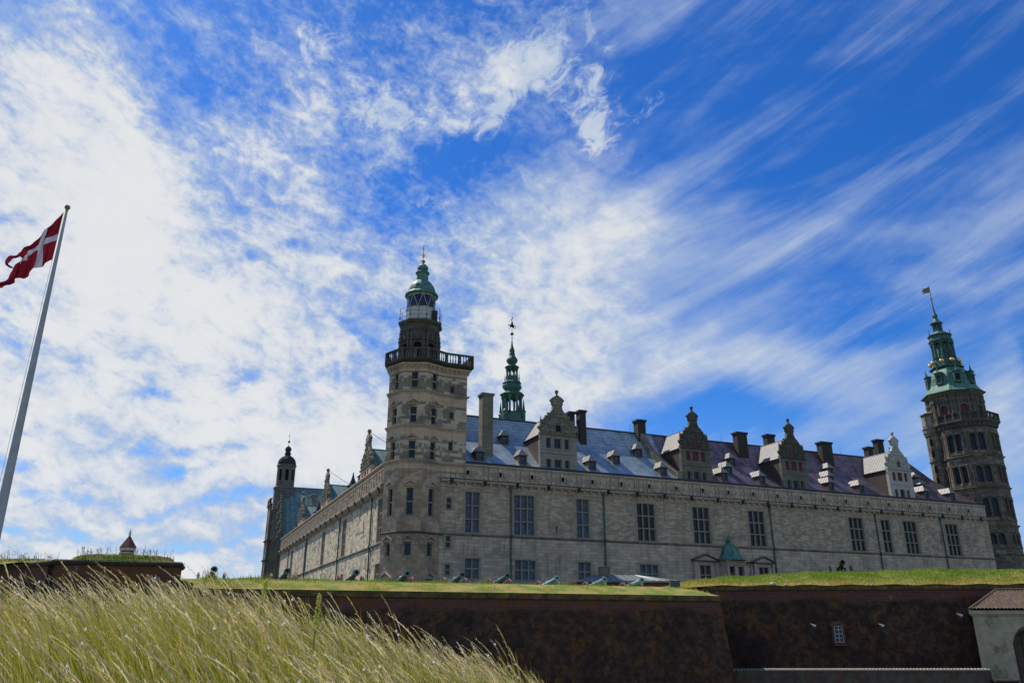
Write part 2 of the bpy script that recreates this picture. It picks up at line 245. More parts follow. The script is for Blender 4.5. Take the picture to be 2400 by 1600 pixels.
def rampart_brick():
    m, T, b = mat_base('rampart_brick', .92)
    tc = T.new('ShaderNodeTexCoord'); uv = tc.outputs['UV']; ob = tc.outputs['Object']
    br = brick(T, uv, (.100, .033, .029), (.060, .023, .020), (.19, .135, .115), .26, .10, .010)
    col = br.outputs[0]
    sp = T.new('ShaderNodeSeparateXYZ'); T.l.new(uv, sp.inputs[0]); v = sp.outputs[1]     # v = 0 at the coping, negative below
    nb = T.noise(T.mapping(uv, (1, 2, 1)), .25, 6, .65)
    vv = T.m('ADD', v, T.m('MULTIPLY', T.m('SUBTRACT', nb, .5), 1.6))
    low = T.ss(vv, -.75, -1.15)                                # the dirty face below the clean band
    n0 = T.noise(ob, 2.2, 9, .72); n1 = T.noise(ob, .62, 9, .70, .4); n2 = T.noise(T.mapping(ob, loc=(3, 8, 1)), .22, 5, .6)
    dirt = T.mix(T.ss(n0, .38, .64), (.013, .010, .008), (.072, .040, .028))
    dirt = T.mix(T.m('MULTIPLY', T.ss(n1, .46, .62), .80), dirt, T.mix(T.ss(n0, .4, .6), (.040, .020, .008), (.150, .066, .020)))
    dirt = T.mix(T.m('MULTIPLY', T.ss(n2, .50, .62), .8), dirt, (.004, .005, .004))
    dirt = T.mix(T.m('MULTIPLY', T.ss(T.noise(T.mapping(ob, loc=(1, 3, 4)), 4.0, 8, .78), .52, .64), T.m('MULTIPLY', T.ss(T.noise(T.mapping(ob, loc=(9, 2, 6)), .35, 4), .48, .62), .8)), dirt, (.10, .085, .09))
    band = T.mix(T.m('MULTIPLY', T.ss(T.noise(ob, .7, 6, .7), .50, .60), .8), col, (.13, .055, .018))
    white = T.ss(T.noise(T.mapping(uv, (1.2, .35, 1)), 1.3, 7, .75), .60, .70)
    band = T.mix(T.m('MULTIPLY', white, .55), band, (.30, .27, .27))
    m2 = T.mix(T.m('MULTIPLY', low, .93), band, T.mix(T.m('ADD', T.m('MULTIPLY', br.outputs['Fac'], -.30), .93), T.mix(.55, col, (.055, .034, .024)), dirt))
    spk = T.ss(T.noise(ob, 17, 3, .8), .60, .68)
    m2 = T.mix(T.m('MULTIPLY', spk, T.m('MULTIPLY', T.ss(T.noise(ob, .8, 4), .46, .6), .6)), m2, (.16, .12, .10))
    T.l.new(m2, b.inputs['Base Color']); b.inputs['Specular IOR Level'].default_value = .15
    bump(T, b, T.m('ADD', T.m('MULTIPLY', br.outputs['Fac'], -1), n0), .6, .02)
rampart_brick()
mottled('coping_stone', (.045, .032, .014), (.12, .075, .022), 2.2, .95, c3=(.15, .11, .035))
mottled('coping_dark', (.02, .018, .015), (.05, .042, .032), 3, .9)

def grass_ground():
    m, T, b = mat_base('turf', .95)
    tc = T.new('ShaderNodeTexCoord'); ob = tc.outputs['Object']
    n = T.noise(ob, .8, 8, .7); n2 = T.noise(ob, 9, 6, .8)
    col = T.mix(T.ss(n, .4, .6), (.14, .20, .035), (.34, .27, .09))
    col = T.mix(.6, col, T.mix(n2, (.35, .35, .35), (1.6, 1.6, 1.6)), 'MULTIPLY')
    T.l.new(col, b.inputs['Base Color']); bump(T, b, n2, .8, .08); b.inputs['Specular IOR Level'].default_value = .1
grass_ground()
def blade_mat(name, trans=.45):
    m = bpy.data.materials.new(name); m.use_nodes = True; MATS[name] = m
    T = NT(m.node_tree); m.node_tree.nodes.clear()
    out = T.new('ShaderNodeOutputMaterial'); at = T.new('ShaderNodeAttribute', attribute_name='Col')
    df = T.new('ShaderNodeBsdfPrincipled'); df.inputs['Roughness'].default_value = .6; df.inputs['Specular IOR Level'].default_value = .25
    tr = T.new('ShaderNodeBsdfTranslucent'); mx = T.new('ShaderNodeMixShader'); mx.inputs[0].default_value = trans
    T.l.new(at.outputs['Color'], df.inputs['Base Color']); T.l.new(at.outputs['Color'], tr.inputs['Color'])
    T.l.new(df.outputs[0], mx.inputs[1]); T.l.new(tr.outputs[0], mx.inputs[2]); T.l.new(mx.outputs[0], out.inputs[0])
blade_mat('grass_blades')
def cloth(name, c):
    m = bpy.data.materials.new(name); m.use_nodes = True; MATS[name] = m
    T = NT(m.node_tree); m.node_tree.nodes.clear()
    out = T.new('ShaderNodeOutputMaterial'); df = T.new('ShaderNodeBsdfDiffuse'); tr = T.new('ShaderNodeBsdfTranslucent'); mx = T.new('ShaderNodeMixShader')
    tc = T.new('ShaderNodeTexCoord'); n = T.noise(tc.outputs['Object'], 30, 3); col = T.mix(.35, c, T.mix(n, (.6, .6, .6), (1.3, 1.3, 1.3)), 'MULTIPLY')
    mx.inputs[0].default_value = .38
    T.l.new(col, df.inputs[0]); T.l.new(col, tr.inputs[0]); T.l.new(df.outputs[0], mx.inputs[1]); T.l.new(tr.outputs[0], mx.inputs[2]); T.l.new(mx.outputs[0], out.inputs[0])
cloth('flag_red', (.16, .012, .024)); cloth('flag_white', (.34, .34, .44))

# ------------------------------------------------------------------ mesh helpers
class MB:
    def __init__(s): s.v = []; s.f = []; s.uv = []; s.mi = []; s.cur = 0
    def poly(s, pts, uvs=None):
        b = len(s.v); s.v += [tuple(p) for p in pts]; s.f.append(tuple(range(b, b + len(pts))))
        if uvs is None:
            a = np.array(pts[0], float); n = np.zeros(3)
            P = [np.array(p, float) for p in pts]
            for i in range(len(P)):
                n += np.cross(P[i] - a, P[(i + 1) % len(P)] - a)
            L = np.linalg.norm(n) or 1; n /= L
            if abs(n[2]) > .95: uvs = [(p[0], p[1]) for p in pts]
            else:
                h = np.cross((0, 0, 1), n); h /= np.linalg.norm(h); up = np.cross(n, h)
                uvs = [(float(np.dot(p, h)), float(np.dot(p, up))) for p in P]
        s.uv += list(uvs); s.mi.append(s.cur); return s
    def box(s, x0, x1, y0, y1, z0, z1):
        a = [(x0, y0, z0), (x1, y0, z0), (x1, y1, z0), (x0, y1, z0), (x0, y0, z1), (x1, y0, z1), (x1, y1, z1), (x0, y1, z1)]
        for q in ((0, 1, 5, 4), (1, 2, 6, 5), (2, 3, 7, 6), (3, 0, 4, 7), (4, 5, 6, 7), (3, 2, 1, 0)): s.poly([a[i] for i in q])
        return s
    def hexa(s, a):
        for q in ((0, 1, 5, 4), (1, 2, 6, 5), (2, 3, 7, 6), (3, 0, 4, 7), (4, 5, 6, 7), (3, 2, 1, 0)): s.poly([a[i] for i in q])
        return s
    def prism(s, poly2, z0, z1, cap=True):
        n = len(poly2); u = 0
        for i in range(n):
            a, b = poly2[i], poly2[(i + 1) % n]; L = math.dist(a, b)
            s.poly([(*a, z0), (*b, z0), (*b, z1), (*a, z1)], [(u, z0), (u + L, z0), (u + L, z1), (u, z1)]); u += L
        if cap: s.poly([(*p, z1) for p in poly2]); s.poly([(*p, z0) for p in reversed(poly2)])
        return s
    def lathe(s, cx, cy, prof, n=16, a0=0.0, cx2=None, cap=True):
        """prof = [(r, z)...]; a0 = start angle; the axis may lean"""
        rings = []
        for r, z in prof: rings.append([(cx + r * cos(a0 + 2 * pi * i / n), cy + r * sin(a0 + 2 * pi * i / n), z) for i in range(n)])
        vv = 0
        for k in range(len(prof) - 1):
            (r0, z0), (r1, z1) = prof[k], prof[k + 1]; d = math.hypot(r1 - r0, z1 - z0)
            for i in range(n):
                j = (i + 1) % n; w0 = 2 * pi * max(r0, r1) / n
                s.poly([rings[k][i], rings[k][j], rings[k + 1][j], rings[k + 1][i]], [(i * w0, vv), ((i + 1) * w0, vv), ((i + 1) * w0, vv + d), (i * w0, vv + d)])
            vv += d
        if cap and prof[0][0] > 0.001: s.poly(list(reversed(rings[0])))
        if cap and prof[-1][0] > 0.001: s.poly(rings[-1])
        return s
    def tube(s, p0, p1, r0, r1=None, n=8):
        r1 = r0 if r1 is None else r1
        p0 = np.array(p0, float); p1 = np.array(p1, float); d = p1 - p0; L = np.linalg.norm(d); d /= L
        a = np.cross(d, (0, 0, 1) if abs(d[2]) < .9 else (1, 0, 0)); a /= np.linalg.norm(a); b = np.cross(d, a)
        A = [p0 + r0 * (cos(t) * a + sin(t) * b) for t in [2 * pi * i / n for i in range(n)]]
        B = [p1 + r1 * (cos(t) * a + sin(t) * b) for t in [2 * pi * i / n for i in range(n)]]
        for i in range(n):
            j = (i + 1) % n; s.poly([A[i], B[i], B[j], A[j]])
        s.poly(A); s.poly(B[::-1]); return s
    def ball(s, c, r, n=10, sz=1.0):
        pr = [(max(r * sin(pi * k / n), .0005), c[2] - r * sz * cos(pi * k / n)) for k in range(n + 1)]
        return s.lathe(c[0], c[1], pr, n + 2, cap=False)
    def ring(s, path, prof, closed=False, inner=True):
        """sweep prof [(out, z)...] along a horizontal path (outside is on the right hand of travel)"""
        n = len(path); nor = []
        segs = n if closed else n - 1
        for i in range(segs):
            a, b = path[i], path[(i + 1) % n]; L = math.dist(a, b); nor.append(((b[1] - a[1]) / L, -(b[0] - a[0]) / L))
        def off(i, o):
            if closed: n1, n2 = nor[i - 1], nor[i]
            else: n1 = nor[max(i - 1, 0)]; n2 = nor[min(i, segs - 1)]
            mx, my = n1[0] + n2[0], n1[1] + n2[1]; k = 2 * o / (mx * mx + my * my)
            return path[i][0] + mx * k, path[i][1] + my * k
        dist = 0
        for i in range(segs):
            j = (i + 1) % n; L = math.dist(path[i], path[j]); vv = 0
            for k in range(len(prof) - 1):
                (o0, z0), (o1, z1) = prof[k], prof[k + 1]; d = math.hypot(o1 - o0, z1 - z0)
                A, B, C, D = off(i, o0), off(j, o0), off(j, o1), off(i, o1)
                s.poly([(*A, z0), (*B, z0), (*C, z1), (*D, z1)], [(dist, z0 + vv * 0), (dist + L, z0), (dist + L, z0 + d), (dist, z0 + d)])
            dist += L
        if not closed:
            s.poly([(*off(0, o), z) for o, z in reversed(prof)]); s.poly([(*off(n - 1, o), z) for o, z in prof])
        return s
    def wall(s, p0, p1, z0, z1, holes=(), depth=.4, u0=0.0, arch=()):
        """vertical wall p0 -> p1, outside on the right hand; holes (ua, ub, za, zb) get reveals"""
        L = math.dist(p0, p1); dx, dy = (p1[0] - p0[0]) / L, (p1[1] - p0[1]) / L; nx, ny = dy, -dx
        P = lambda u, z, d=0: (p0[0] + dx * u - nx * d, p0[1] + dy * u - ny * d, z)
        us = sorted({0, L, *[h[0] for h in holes], *[h[1] for h in holes]}); zs = sorted({z0, z1, *[h[2] for h in holes], *[h[3] for h in holes]})
        us = [u for u in us if -1e-6 <= u <= L + 1e-6]; zs = [z for z in zs if z0 - 1e-6 <= z <= z1 + 1e-6]
        for i in range(len(us) - 1):
            for k in range(len(zs) - 1):
                a, b, c, d = us[i], us[i + 1], zs[k], zs[k + 1]; um, zm = (a + b) / 2, (c + d) / 2
                if any(h[0] < um < h[1] and h[2] < zm < h[3] for h in holes): continue
                s.poly([P(a, c), P(b, c), P(b, d), P(a, d)], [(u0 + a, c), (u0 + b, c), (u0 + b, d), (u0 + a, d)])
        for a, b, c, d in holes:
            s.poly([P(a, c), P(a, c, depth), P(a, d, depth), P(a, d)]); s.poly([P(b, d), P(b, d, depth), P(b, c, depth), P(b, c)])
            s.poly([P(a, d), P(a, d, depth), P(b, d, depth), P(b, d)]); s.poly([P(b, c), P(b, c, depth), P(a, c, depth), P(a, c)])
            if arch is True or (a, b, c, d) in (arch or ()):
                r = (b - a) / 2; cu = (a + b) / 2; cz = d - r; N = 8
                for sg in (-1, 1):
                    arc = [P(cu + sg * r * cos(t), cz + r * sin(t)) for t in [pi / 2 * q / N for q in range(N + 1)]]
                    corner = P(cu + sg * r, d)
                    for q in range(N):
                        tri = [corner, arc[q + 1], arc[q]] if sg > 0 else [corner, arc[q], arc[q + 1]]
                        s.poly(tri)
        return s
    def build(s, name, mats, parent=None, at=None, smooth=False):
        """links the collected faces as ONE object; coordinates stay in the frame of the parent thing, at = local origin"""
        at = at or (0, 0, 0)
        me = bpy.data.meshes.new(name); v = np.array(s.v, float).reshape(-1, 3) - np.array(at)
        me.from_pydata(v.tolist(), [], s.f)
        uv = me.uv_layers.new(name='UVMap'); uv.data.foreach_set('uv', np.array(s.uv, dtype=np.float32).ravel())
        for m in (mats if isinstance(mats, (list, tuple)) else [mats]): me.materials.append(MATS[m])
        me.polygons.foreach_set('material_index', s.mi)
        if smooth: me.polygons.foreach_set('use_smooth', [True] * len(s.f))
        me.update()
        o = bpy.data.objects.new(name, me); COL.objects.link(o)
        o.location = at
        if parent is not None: o.parent = parent
        if smooth:
            try: me.set_sharp_from_angle(angle=R_(40))
            except Exception: pass
        return o
def tag(o, label=None, cat=None, group=None, kind=None):
    for k, v in (('label', label), ('category', cat), ('group', group), ('kind', kind)):
        if v: o[k] = v
    return o
def empty(name, loc=(0, 0, 0), rz=0, parent=None):
    o = bpy.data.objects.new(name, None); COL.objects.link(o); o.location = loc; o.rotation_euler = (0, 0, rz); o.empty_display_size = .5
    if parent is not None: o.parent = parent
    return o
def copy_tree(o, parent=None, loc=None, rz=None):
    c = o.copy(); COL.objects.link(c)
    if parent is not None: c.parent = parent
    if loc is not None: c.location = loc
    if rz is not None: c.rotation_euler = (0, 0, rz)
    for ch in list(o.children): copy_tree(ch, c)
    return c

# castle frame: x runs along the south front, y goes inwards, origin at the outer south-west corner
CR = R_(22.8); CO = (-7.18, 85.4)
def c2w(x, y, z=0): return (CO[0] + cos(CR) * x - sin(CR) * y, CO[1] + sin(CR) * x + cos(CR) * y, z)
BASE = 1.6
def castle_thing(name, label, cat, group=None):
    return tag(empty(name, c2w(0, 0, 0), CR), label, cat, group)     # things of the castle share one frame, parts stay in castle metres

# ------------------------------------------------------------------ windows
def window_proto(w, h, cols, rows, glass='leaded_glass', quoin=True, mull=.15, trans=.15, surround='quoin_stone'):
    """frame (mullions, transoms, toothed surround) with a pane of glass; x = width, y = into the wall, origin = lower left of the opening"""
    mb = MB(); e = .07
    for i in range(1, cols): x = w * i / cols; mb.box(x - mull / 2, x + mull / 2, .10, .36, 0, h)
    for k in range(1, rows): z = h * k / rows; mb.box(0, w, .125, .345, z - trans / 2, z + trans / 2)
    mb.box(0, e, .16, .34, 0, h); mb.box(w - e, w, .16, .34, 0, h); mb.box(e, w - e, .165, .34, 0, e); mb.box(e, w - e, .165, .34, h - e, h)
    mb.box(-.05, w + .05, -.05, .10, -.12, .0)
    if quoin:
        mb.cur = 1; rnd = random.Random(int(w * 100 + h)); z = -.1
        while z < h + .1:
            d = .34
            for sg in (0, 1):
                ww = rnd.choice((.22, .30, .45, .60)); z1 = min(z + d, h + .25)
                if sg: mb.box(w + .001, w + ww, -.006, .05, z + .004, z1 - .004)
                else: mb.box(-ww, -.001, -.006, .05, z + .004, z1 - .004)
            z += d
        mb.box(-.25, w + .25, -.008, .05, h + .002, h + .24)
    f = mb.build('window', ['mullion_stone', surround])
    g = MB(); g.poly([(e, .30, e), (w - e, .30, e), (w - e, .30, h - e), (e, .30, h - e)], [(0, 0), (w, 0), (w, h), (0, h)])
    p = g.build('pane', glass, f)
    return f
protos = {}
def window(parent, x, y, z, w, h, cols, rows, rz=0.0, glass='leaded_glass', quoin=True, mull=.15, surround='quoin_stone', name='window'):
    key = (round(w, 2), round(h, 2), cols, rows, glass, quoin, mull, surround)
    if key not in protos:
        protos[key] = window_proto(w, h, cols, rows, glass, quoin, mull, surround=surround); o = protos[key]
        o.parent = parent; o.location = (x, y, z); o.rotation_euler = (0, 0, rz)
    else: o = copy_tree(protos[key], parent, (x, y, z), rz)
    return o
def shutter(parent, x, y, z, w, h, rz=0.0):
    mb = MB(); mb.box(0.02, w - .02, .14, .20, .02, h - .02)
    for i in range(1, 4): mb.box(w * i / 4 - .01, w * i / 4 + .01, .125, .14, .03, h - .03)
    o = mb.build('shutter', 'red_shutter', parent); o.location = (x, y, z); o.rotation_euler = (0, 0, rz); return o

# ================================================================== SOUTH WING
SW = castle_thing('castle_wing', "long grey stone castle wing facing the viewer, with tall mullioned windows and ornate roof gables", 'castle wing')
UP = [(2.32, 1.64, 2), (8.05, 2.46, 3), (15.82, 1.6, 2), (23.86, 2.46, 3), (31.76, 2.46, 3), (40.17, 2.46, 3), (56.75, 2.46, 3), (62.48, 1.6, 2), (66.59, 2.46, 3), (74.69, 2.46, 3)]
LO = [(2.38, 1.64, 2), (8.15, 2.46, 3), (15.86, 1.6, 2), (23.9, 2.46, 3), (49.43, 1.6, 2), (56.83, 2.46, 3), (66.6, 2.46, 3), (74.7, 2.46, 3)]
BAYW = [(32.06, 1.67, 2), (40.48, 1.5, 2)]
SMALL = [(.15, 12.1, .56, 1.2), (.18, 8.05, .56, 1.23), (.2, 5.3, .54, 1.06)]
SLIT = [(13.19, 10.15, .17, .7), (52.38, 10.2, .12, .33), (53.53, 10.4, .12, .45), (53.95, 7.55, .12, .64)]
X0, X1 = -.6, 83.6
mb = MB(); sh = lambda x: x - X0
holes = [(sh(x), sh(x + w), 9.72, 14.07) for x, w, c in UP] + [(sh(x), sh(x + w), z, z + h) for x, z, w, h in SMALL if z > 9.4] + [(sh(x), sh(x + w), z, z + h) for x, z, w, h in SLIT if z > 9.5]
mb.wall((X0, 0), (X1, 0), 9.5, 14.55, holes)
mb.wall((X1, 0), (X1, 12), BASE - 1, 17.2)
mb.build('upper_wall', 'south_stone', SW)
mb = MB()
holes = [(sh(x), sh(x + w), 4.95, 7.05) for x, w, c in LO] + [(sh(x), sh(x + w), z, z + h) for x, z, w, h in SMALL if z < 9.4] + [(sh(x), sh(x + w), z, z + h) for x, z, w, h in SLIT if z < 9.5] + [(sh(32.06), sh(33.66), 4.95, 7.2), (sh(40.8), sh(42.3), 4.95, 7.2)]
mb.wall((X0, 0), (X1, 0), BASE - 1, 9.5, holes)
mb.build('lower_wall', 'lower_stone', SW)
for i, (x, w, c) in enumerate(UP): window(SW, x, 0, 9.72, w, 4.35, c, 3, glass='leaded_glass_sky' if i < 3 else 'leaded_glass')
for i, (x, w, c) in enumerate(LO): window(SW, x, 0, 4.95, w, 2.1, c, 2, glass='leaded_glass_sky' if i < 4 else 'leaded_glass')
for x, z, w, h in SMALL: window(SW, x, 0, z, w, h, 1, 2, glass='plain_glass', mull=.1)
for x, z, w, h in SLIT: MB().box(x - .02, x + w + .02, .25, .30, z - .02, z + h + .02).build('arrow_slit', 'black', SW)
# string course
mb = MB(); mb.ring([(X0, 0), (X1, 0)], [(0, 9.36), (.10, 9.42), (.14, 9.5), (.14, 9.56), (0, 9.62)]); mb.build('string_course', 'mossy_stone', SW)
# cornice with corbels, black weathering on its top
mb = MB(); mb.ring([(X0, 0), (X1, 0)], [(0, 14.45), (.06, 14.5), (.06, 14.62), (.03, 14.66), (.03, 14.98)])
mb.ring([(X0, 0), (X1, 0)], [(.0, 14.98), (.34, 15.0), (.40, 15.06), (.40, 15.12), (.46, 15.18), (.46, 15.27)])
x = .2
while x < X1 - .3:
    mb.box(x, x + .22, -.30, 0, 14.76, 14.985); x += .9675
mb.cur = 1; mb.ring([(X0, 0), (X1, 0)], [(.46, 15.272), (.40, 15.35), (.16, 15.40), (.14, 15.44)])
for k in range(22):
    xx = .55 + k * 3.87
    mb.ball((xx, -.36, 15.18), .24, 8); mb.box(xx - .16, xx + .16, -.5, -.05, 14.8, 15.1)
mb.build('cornice', ['trim_stone', 'weather_black'], SW)
# frieze band and its carved panels
mb = MB(); mb.wall((X0, 0), (X1, 0), 14.55, 17.0); mb.ring([(X0, 0), (X1, 0)], [(.0, 16.84), (.10, 16.88), (.10, 16.96), (.17, 17.0), (.17, 17.12), (0, 17.13), (-.5, 17.14)])
fz = mb.build('frieze', 'frieze_stone', SW)
def frieze_panel():
    mb = MB(); y = -.05
    mb.box(-1.93, -1.89, -.06, 0, 15.44, 16.84)
    def slab(pts, y): mb.poly([(a, y, b) for a, b in pts]); n = len(pts); [mb.poly([(pts[i][0], 0, pts[i][1]), (pts[(i + 1) % n][0], 0, pts[(i + 1) % n][1]), (pts[(i + 1) % n][0], y, pts[(i + 1) % n][1]), (pts[i][0], y, pts[i][1])]) for i in range(n)]
    def disc(cx, cz, r, y, n=12, dirt_rim=True):
        if dirt_rim: cu = mb.cur; mb.cur = 3; disc(cx, cz, r + .035, y * .35, n, False); mb.cur = cu  # wider backing disc: dirt gathered in the crevice round the carving
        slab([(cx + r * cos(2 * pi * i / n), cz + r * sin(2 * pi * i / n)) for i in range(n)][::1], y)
    zc = 16.14
    for sx in (-1, 1):
        for dz in (-.42, .42): disc(sx * 1.15, zc + dz, .27, -.055)
        disc(sx * 1.42, zc, .30, -.06); disc(sx * 1.24, zc, .26, -.10); disc(sx * 1.24, zc, .20, -.13)
        for k in range(5):
            a = sx * .45 + sx * k * .115; mb.box(min(a, a + sx * .07), max(a, a + sx * .07), -.11, 0, zc - .26, zc + .26)
        mb.box(min(sx * .42, sx * 1.02), max(sx * .42, sx * 1.02), -.085, 0, zc - .34, zc - .29)
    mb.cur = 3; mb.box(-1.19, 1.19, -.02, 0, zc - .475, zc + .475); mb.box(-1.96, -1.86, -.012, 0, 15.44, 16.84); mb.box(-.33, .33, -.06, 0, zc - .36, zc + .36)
    for sx in (-1, 1): mb.box(min(sx * .40, sx * 1.04), max(sx * .40, sx * 1.04), -.05, 0, zc - .28, zc + .28)
    mb.cur = 0; mb.box(-1.15, 1.15, -.045, 0, zc - .44, zc + .44); disc(0, zc + .5, .22, -.07); disc(0, zc - .5, .22, -.07)
    for a, b, c, d in ((-.26, -.20, -.26, .26), (.20, .26, -.26, .26), (-.26, .26, .26, .32), (-.26, .26, -.32, -.26)): mb.box(a, b, -.20, 0, zc + c, zc + d)
    mb.cur = 1; mb.box(-.20, .20, -.075, 0, zc - .26, zc + .26)
    mb.cur = 2
    for k in range(7):
        a = 2 * pi * k / 7 ; 
    for sx in (-1, 1):
        disc(sx * 1.24, zc, .07, -.15)
        for pts in (((.50, .46), (1.0, .46), (1.0, .44), (.50, .44)), ((.50, -.46), (1.0, -.46), (1.0, -.44), (.50, -.44))):
            (a, b), (c, d) = pts[0], pts[2]; mb.box(min(sx * a, sx * c), max(sx * a, sx * c), -.06, 0, zc + min(b, d), zc + max(b, d))
    return mb.build('frieze_panel', ['frieze_stone', 'black', 'mossy_stone', 'crevice'], fz)
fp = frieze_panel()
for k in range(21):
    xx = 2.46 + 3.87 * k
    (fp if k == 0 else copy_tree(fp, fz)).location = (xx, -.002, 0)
# gutter
mb = MB(); mb.ring([(2.2, .1), (X1, .1)], [(0, 17.12), (.06, 17.16), (.10, 17.42), (.02, 17.44), (-.5, 17.45)]); mb.build('gutter', 'lead_gutter', SW)
# main roof, kicked out at the eaves; two metals
RP = [(.45, 17.42), (2.6, 19.15), (4.7, 20.98), (5.3, 21.72), (7.0, 24.5)]
def roof_z(y):
    for (a, za), (b, zb) in zip(RP, RP[1:]):
        if y <= b: return za + (zb - za) * (y - a) / (b - a)
    return RP[-1][1]
def roof_slab(x0, x1, mat, hip=0):
    mb = MB(); vv = 0
    for (a, za), (b, zb) in zip(RP, RP[1:]):
        d = math.hypot(b - a, zb - za); ha = hip * (za - 17.42) / 7.08; hb = hip * (zb - 17.42) / 7.08
        mb.poly([(x0, a, za), (x1 - ha, a, za), (x1 - hb, b, zb), (x0, b, zb)], [(x0, vv), (x1 - ha, vv), (x1 - hb, vv + d), (x0, vv + d)])
        mb.poly([(x1 - ha, 14 - a, za), (x0, 14 - a, za), (x0, 14 - b, zb), (x1 - hb, 14 - b, zb)], [(x1, vv), (x0, vv), (x0, vv + d), (x1, vv + d)])
        if hip: mb.poly([(x1 - ha, a, za), (x1 - ha, 14 - a, za), (x1 - hb, 14 - b, zb), (x1 - hb, b, zb)])
        vv += d
    return mb.build('roof', mat, SW)
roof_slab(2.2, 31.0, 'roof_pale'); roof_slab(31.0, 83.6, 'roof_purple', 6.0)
mb = MB(); mb.tube((2.2, 7, 24.52), (77.6, 7, 24.52), .12); mb.build('ridge_roll', 'lead_gutter', SW)
MB().wall((84, 14), (0, 14), BASE, 17.5).build('courtyard_wall', 'lower_stone', SW)
# down pipes
for x in (7.63, 19.34, 43.55, 61.48, 73.78):
    mb = MB(); mb.tube((x, -.14, 1.5), (x, -.14, 9.3), .085); mb.tube((x, -.14, 9.3), (x, -.26, 9.55), .085); mb.tube((x, -.26, 9.55), (x, -.16, 9.8), .085); mb.tube((x, -.16, 9.8), (x, -.14, 14.7), .085); mb.box(x - .16, x + .16, -.34, -.04, 14.62, 14.84)
    for z in (3, 5, 7, 8.8, 11, 12.6, 14.2): mb.tube((x, -.14, z), (x, -.14, z + .08), .115)
    mb.build('down_pipe', 'copper_pipe', SW, at=(x, 0, 0))
# small roof dormers
def small_dormer():
    mb = MB(); w = .50
    mb.wall((-w, 0), (w, 0), -.3, 1.15, [(.22, .78, .2, .95)], depth=.12)
    mb.poly([(-w, 0, -.3), (-w, 0, 1.15), (-w, 1.5, 1.15)]); mb.poly([(w, 0, 1.15), (w, 0, -.3), (w, 1.5, 1.15)])
    d = mb.build('dormer', 'dormer_wood')
    r = MB(); e = .66; H = 1.95; a = [(-e, -.18, 1.10), (e, -.18, 1.10), (e, 2.1, 1.10), (-e, 2.1, 1.10)]
    t0 = (0, .42, H); t1 = (0, 2.4, H)
    r.poly([a[0], a[1], t0]); r.poly([a[1], a[2], t1, t0]); r.poly([a[3], a[0], t0, t1]); r.poly([a[3], a[2], a[1], a[0]])
    r.tube((0, .42, H), (0, .42, H + .42), .03, .008, 6)
    for k in range(1, 4):
        y = -.18 + k * .55; f = min(1, k * .55 / .6)
        r.tube((-e, y, 1.12), (-e * (1 - f), max(y, .42), 1.12 + (H - 1.12) * f), .025, None, 4)
    ro = r.build('roof', 'lead_small', d)
    g = MB(); g.poly([(-.28, .11, .2), (.28, .11, .2), (.28, .11, .95), (-.28, .11, .95)], [(0, 0), (.56, 0), (.56, .75), (0, .75)]); g.build('pane', 'leaded_glass_sky', d)
    return d
sd = small_dormer(); first = True
for x, y in [(4.25, .82), (9.49, .79), (8.7, 4.4), (18.57, .84), (22.85, 2.45), (27.3, 4.3), (28.57, .83), (41.9, 4.25), (39.7, 2.3), (37.7, .83), (43.72, .81), (59.0, 4.2), (57.05, 2.35), (55.35, .77), (60.73, .73), (75.7, 4.0), (74.66, 2.4), (73.06, .7), (78.32, .72)]:
    o = sd if first else copy_tree(sd, SW); first = False; o.parent = SW; o.location = (x, y, roof_z(y))
# chimneys
def chimney(x0, x1, y0, y1, z1, mat, zb=None, pots=0):
    zb = zb if zb is not None else roof_z(y0) - .4
    mb = MB(); mb.prism([(x0, y0), (x1, y0), (x1, y1), (x0, y1)], zb, z1); P = [(x0, y0), (x1, y0), (x1, y1), (x0, y1)]
    mb.ring(P, [(0, z1 - .34), (.07, z1 - .28), (.07, z1 - .20), (.14, z1 - .16), (.14, z1 + .05), (-.2, z1 + .12)], closed=True)
    mb.cur = 1; mb.prism([(x0 + .2, y0 + .2), (x1 - .2, y0 + .2), (x1 - .2, y1 - .2), (x0 + .2, y1 - .2)], z1, z1 + .15)
    return mb.build('chimney', [mat, 'black'], SW)
chimney(4.85, 6.2, 1.9, 3.1, 26.05, 'chimney_stone', 18.2)
chimney(18.25, 19.0, 5.9, 6.9, 26.15, 'chimney_brick', 21); chimney(19.45, 20.35, 5.4, 6.4, 26.35, 'chimney_brick', 21)
chimney(28.55, 29.75, 6.2, 7.3, 26.2, 'chimney_brick', 22)
chimney(44.2, 45.9, 5.6, 6.6, 25.85, 'chimney_brick', 21); chimney(50.9, 52.3, 7.3, 8.2, 26.5, 'chimney_brick', 22)
chimney(59.3, 61.3, 5.6, 6.6, 25.8, 'chimney_brick', 21); chimney(70.2, 71.3, 7.3, 8.2, 26.3, 'chimney_brick', 22); chimney(72.1, 73.4, 7.1, 8.0, 27.6, 'chimney_brick', 22)
# masonry flue that slides down the roof from the third stack
mb = MB(); pts = []
for t in range(9):
    y = 6.6 - t * .73; z = roof_z(y) + .55 + .75 * (1 - t / 8) ** 3; xx = 29.1 + 1.75 * (t / 8); pts.append((xx, y, z))
for (xa, ya, za), (xb, yb, zb) in zip(pts, pts[1:]):
    ra, rb = roof_z(ya) - .3, roof_z(yb) - .3
    mb.hexa([(xb - .42, yb, rb), (xb + .42, yb, rb), (xa + .42, ya, ra), (xa - .42, ya, ra), (xb - .42, yb, zb), (xb + .42, yb, zb), (xa + .42, ya, za), (xa - .42, ya, za)])
mb.box(30.4, 31.3, .55, 1.3, 17.3, 18.5); mb.build('flue', 'mossy_stone', SW)
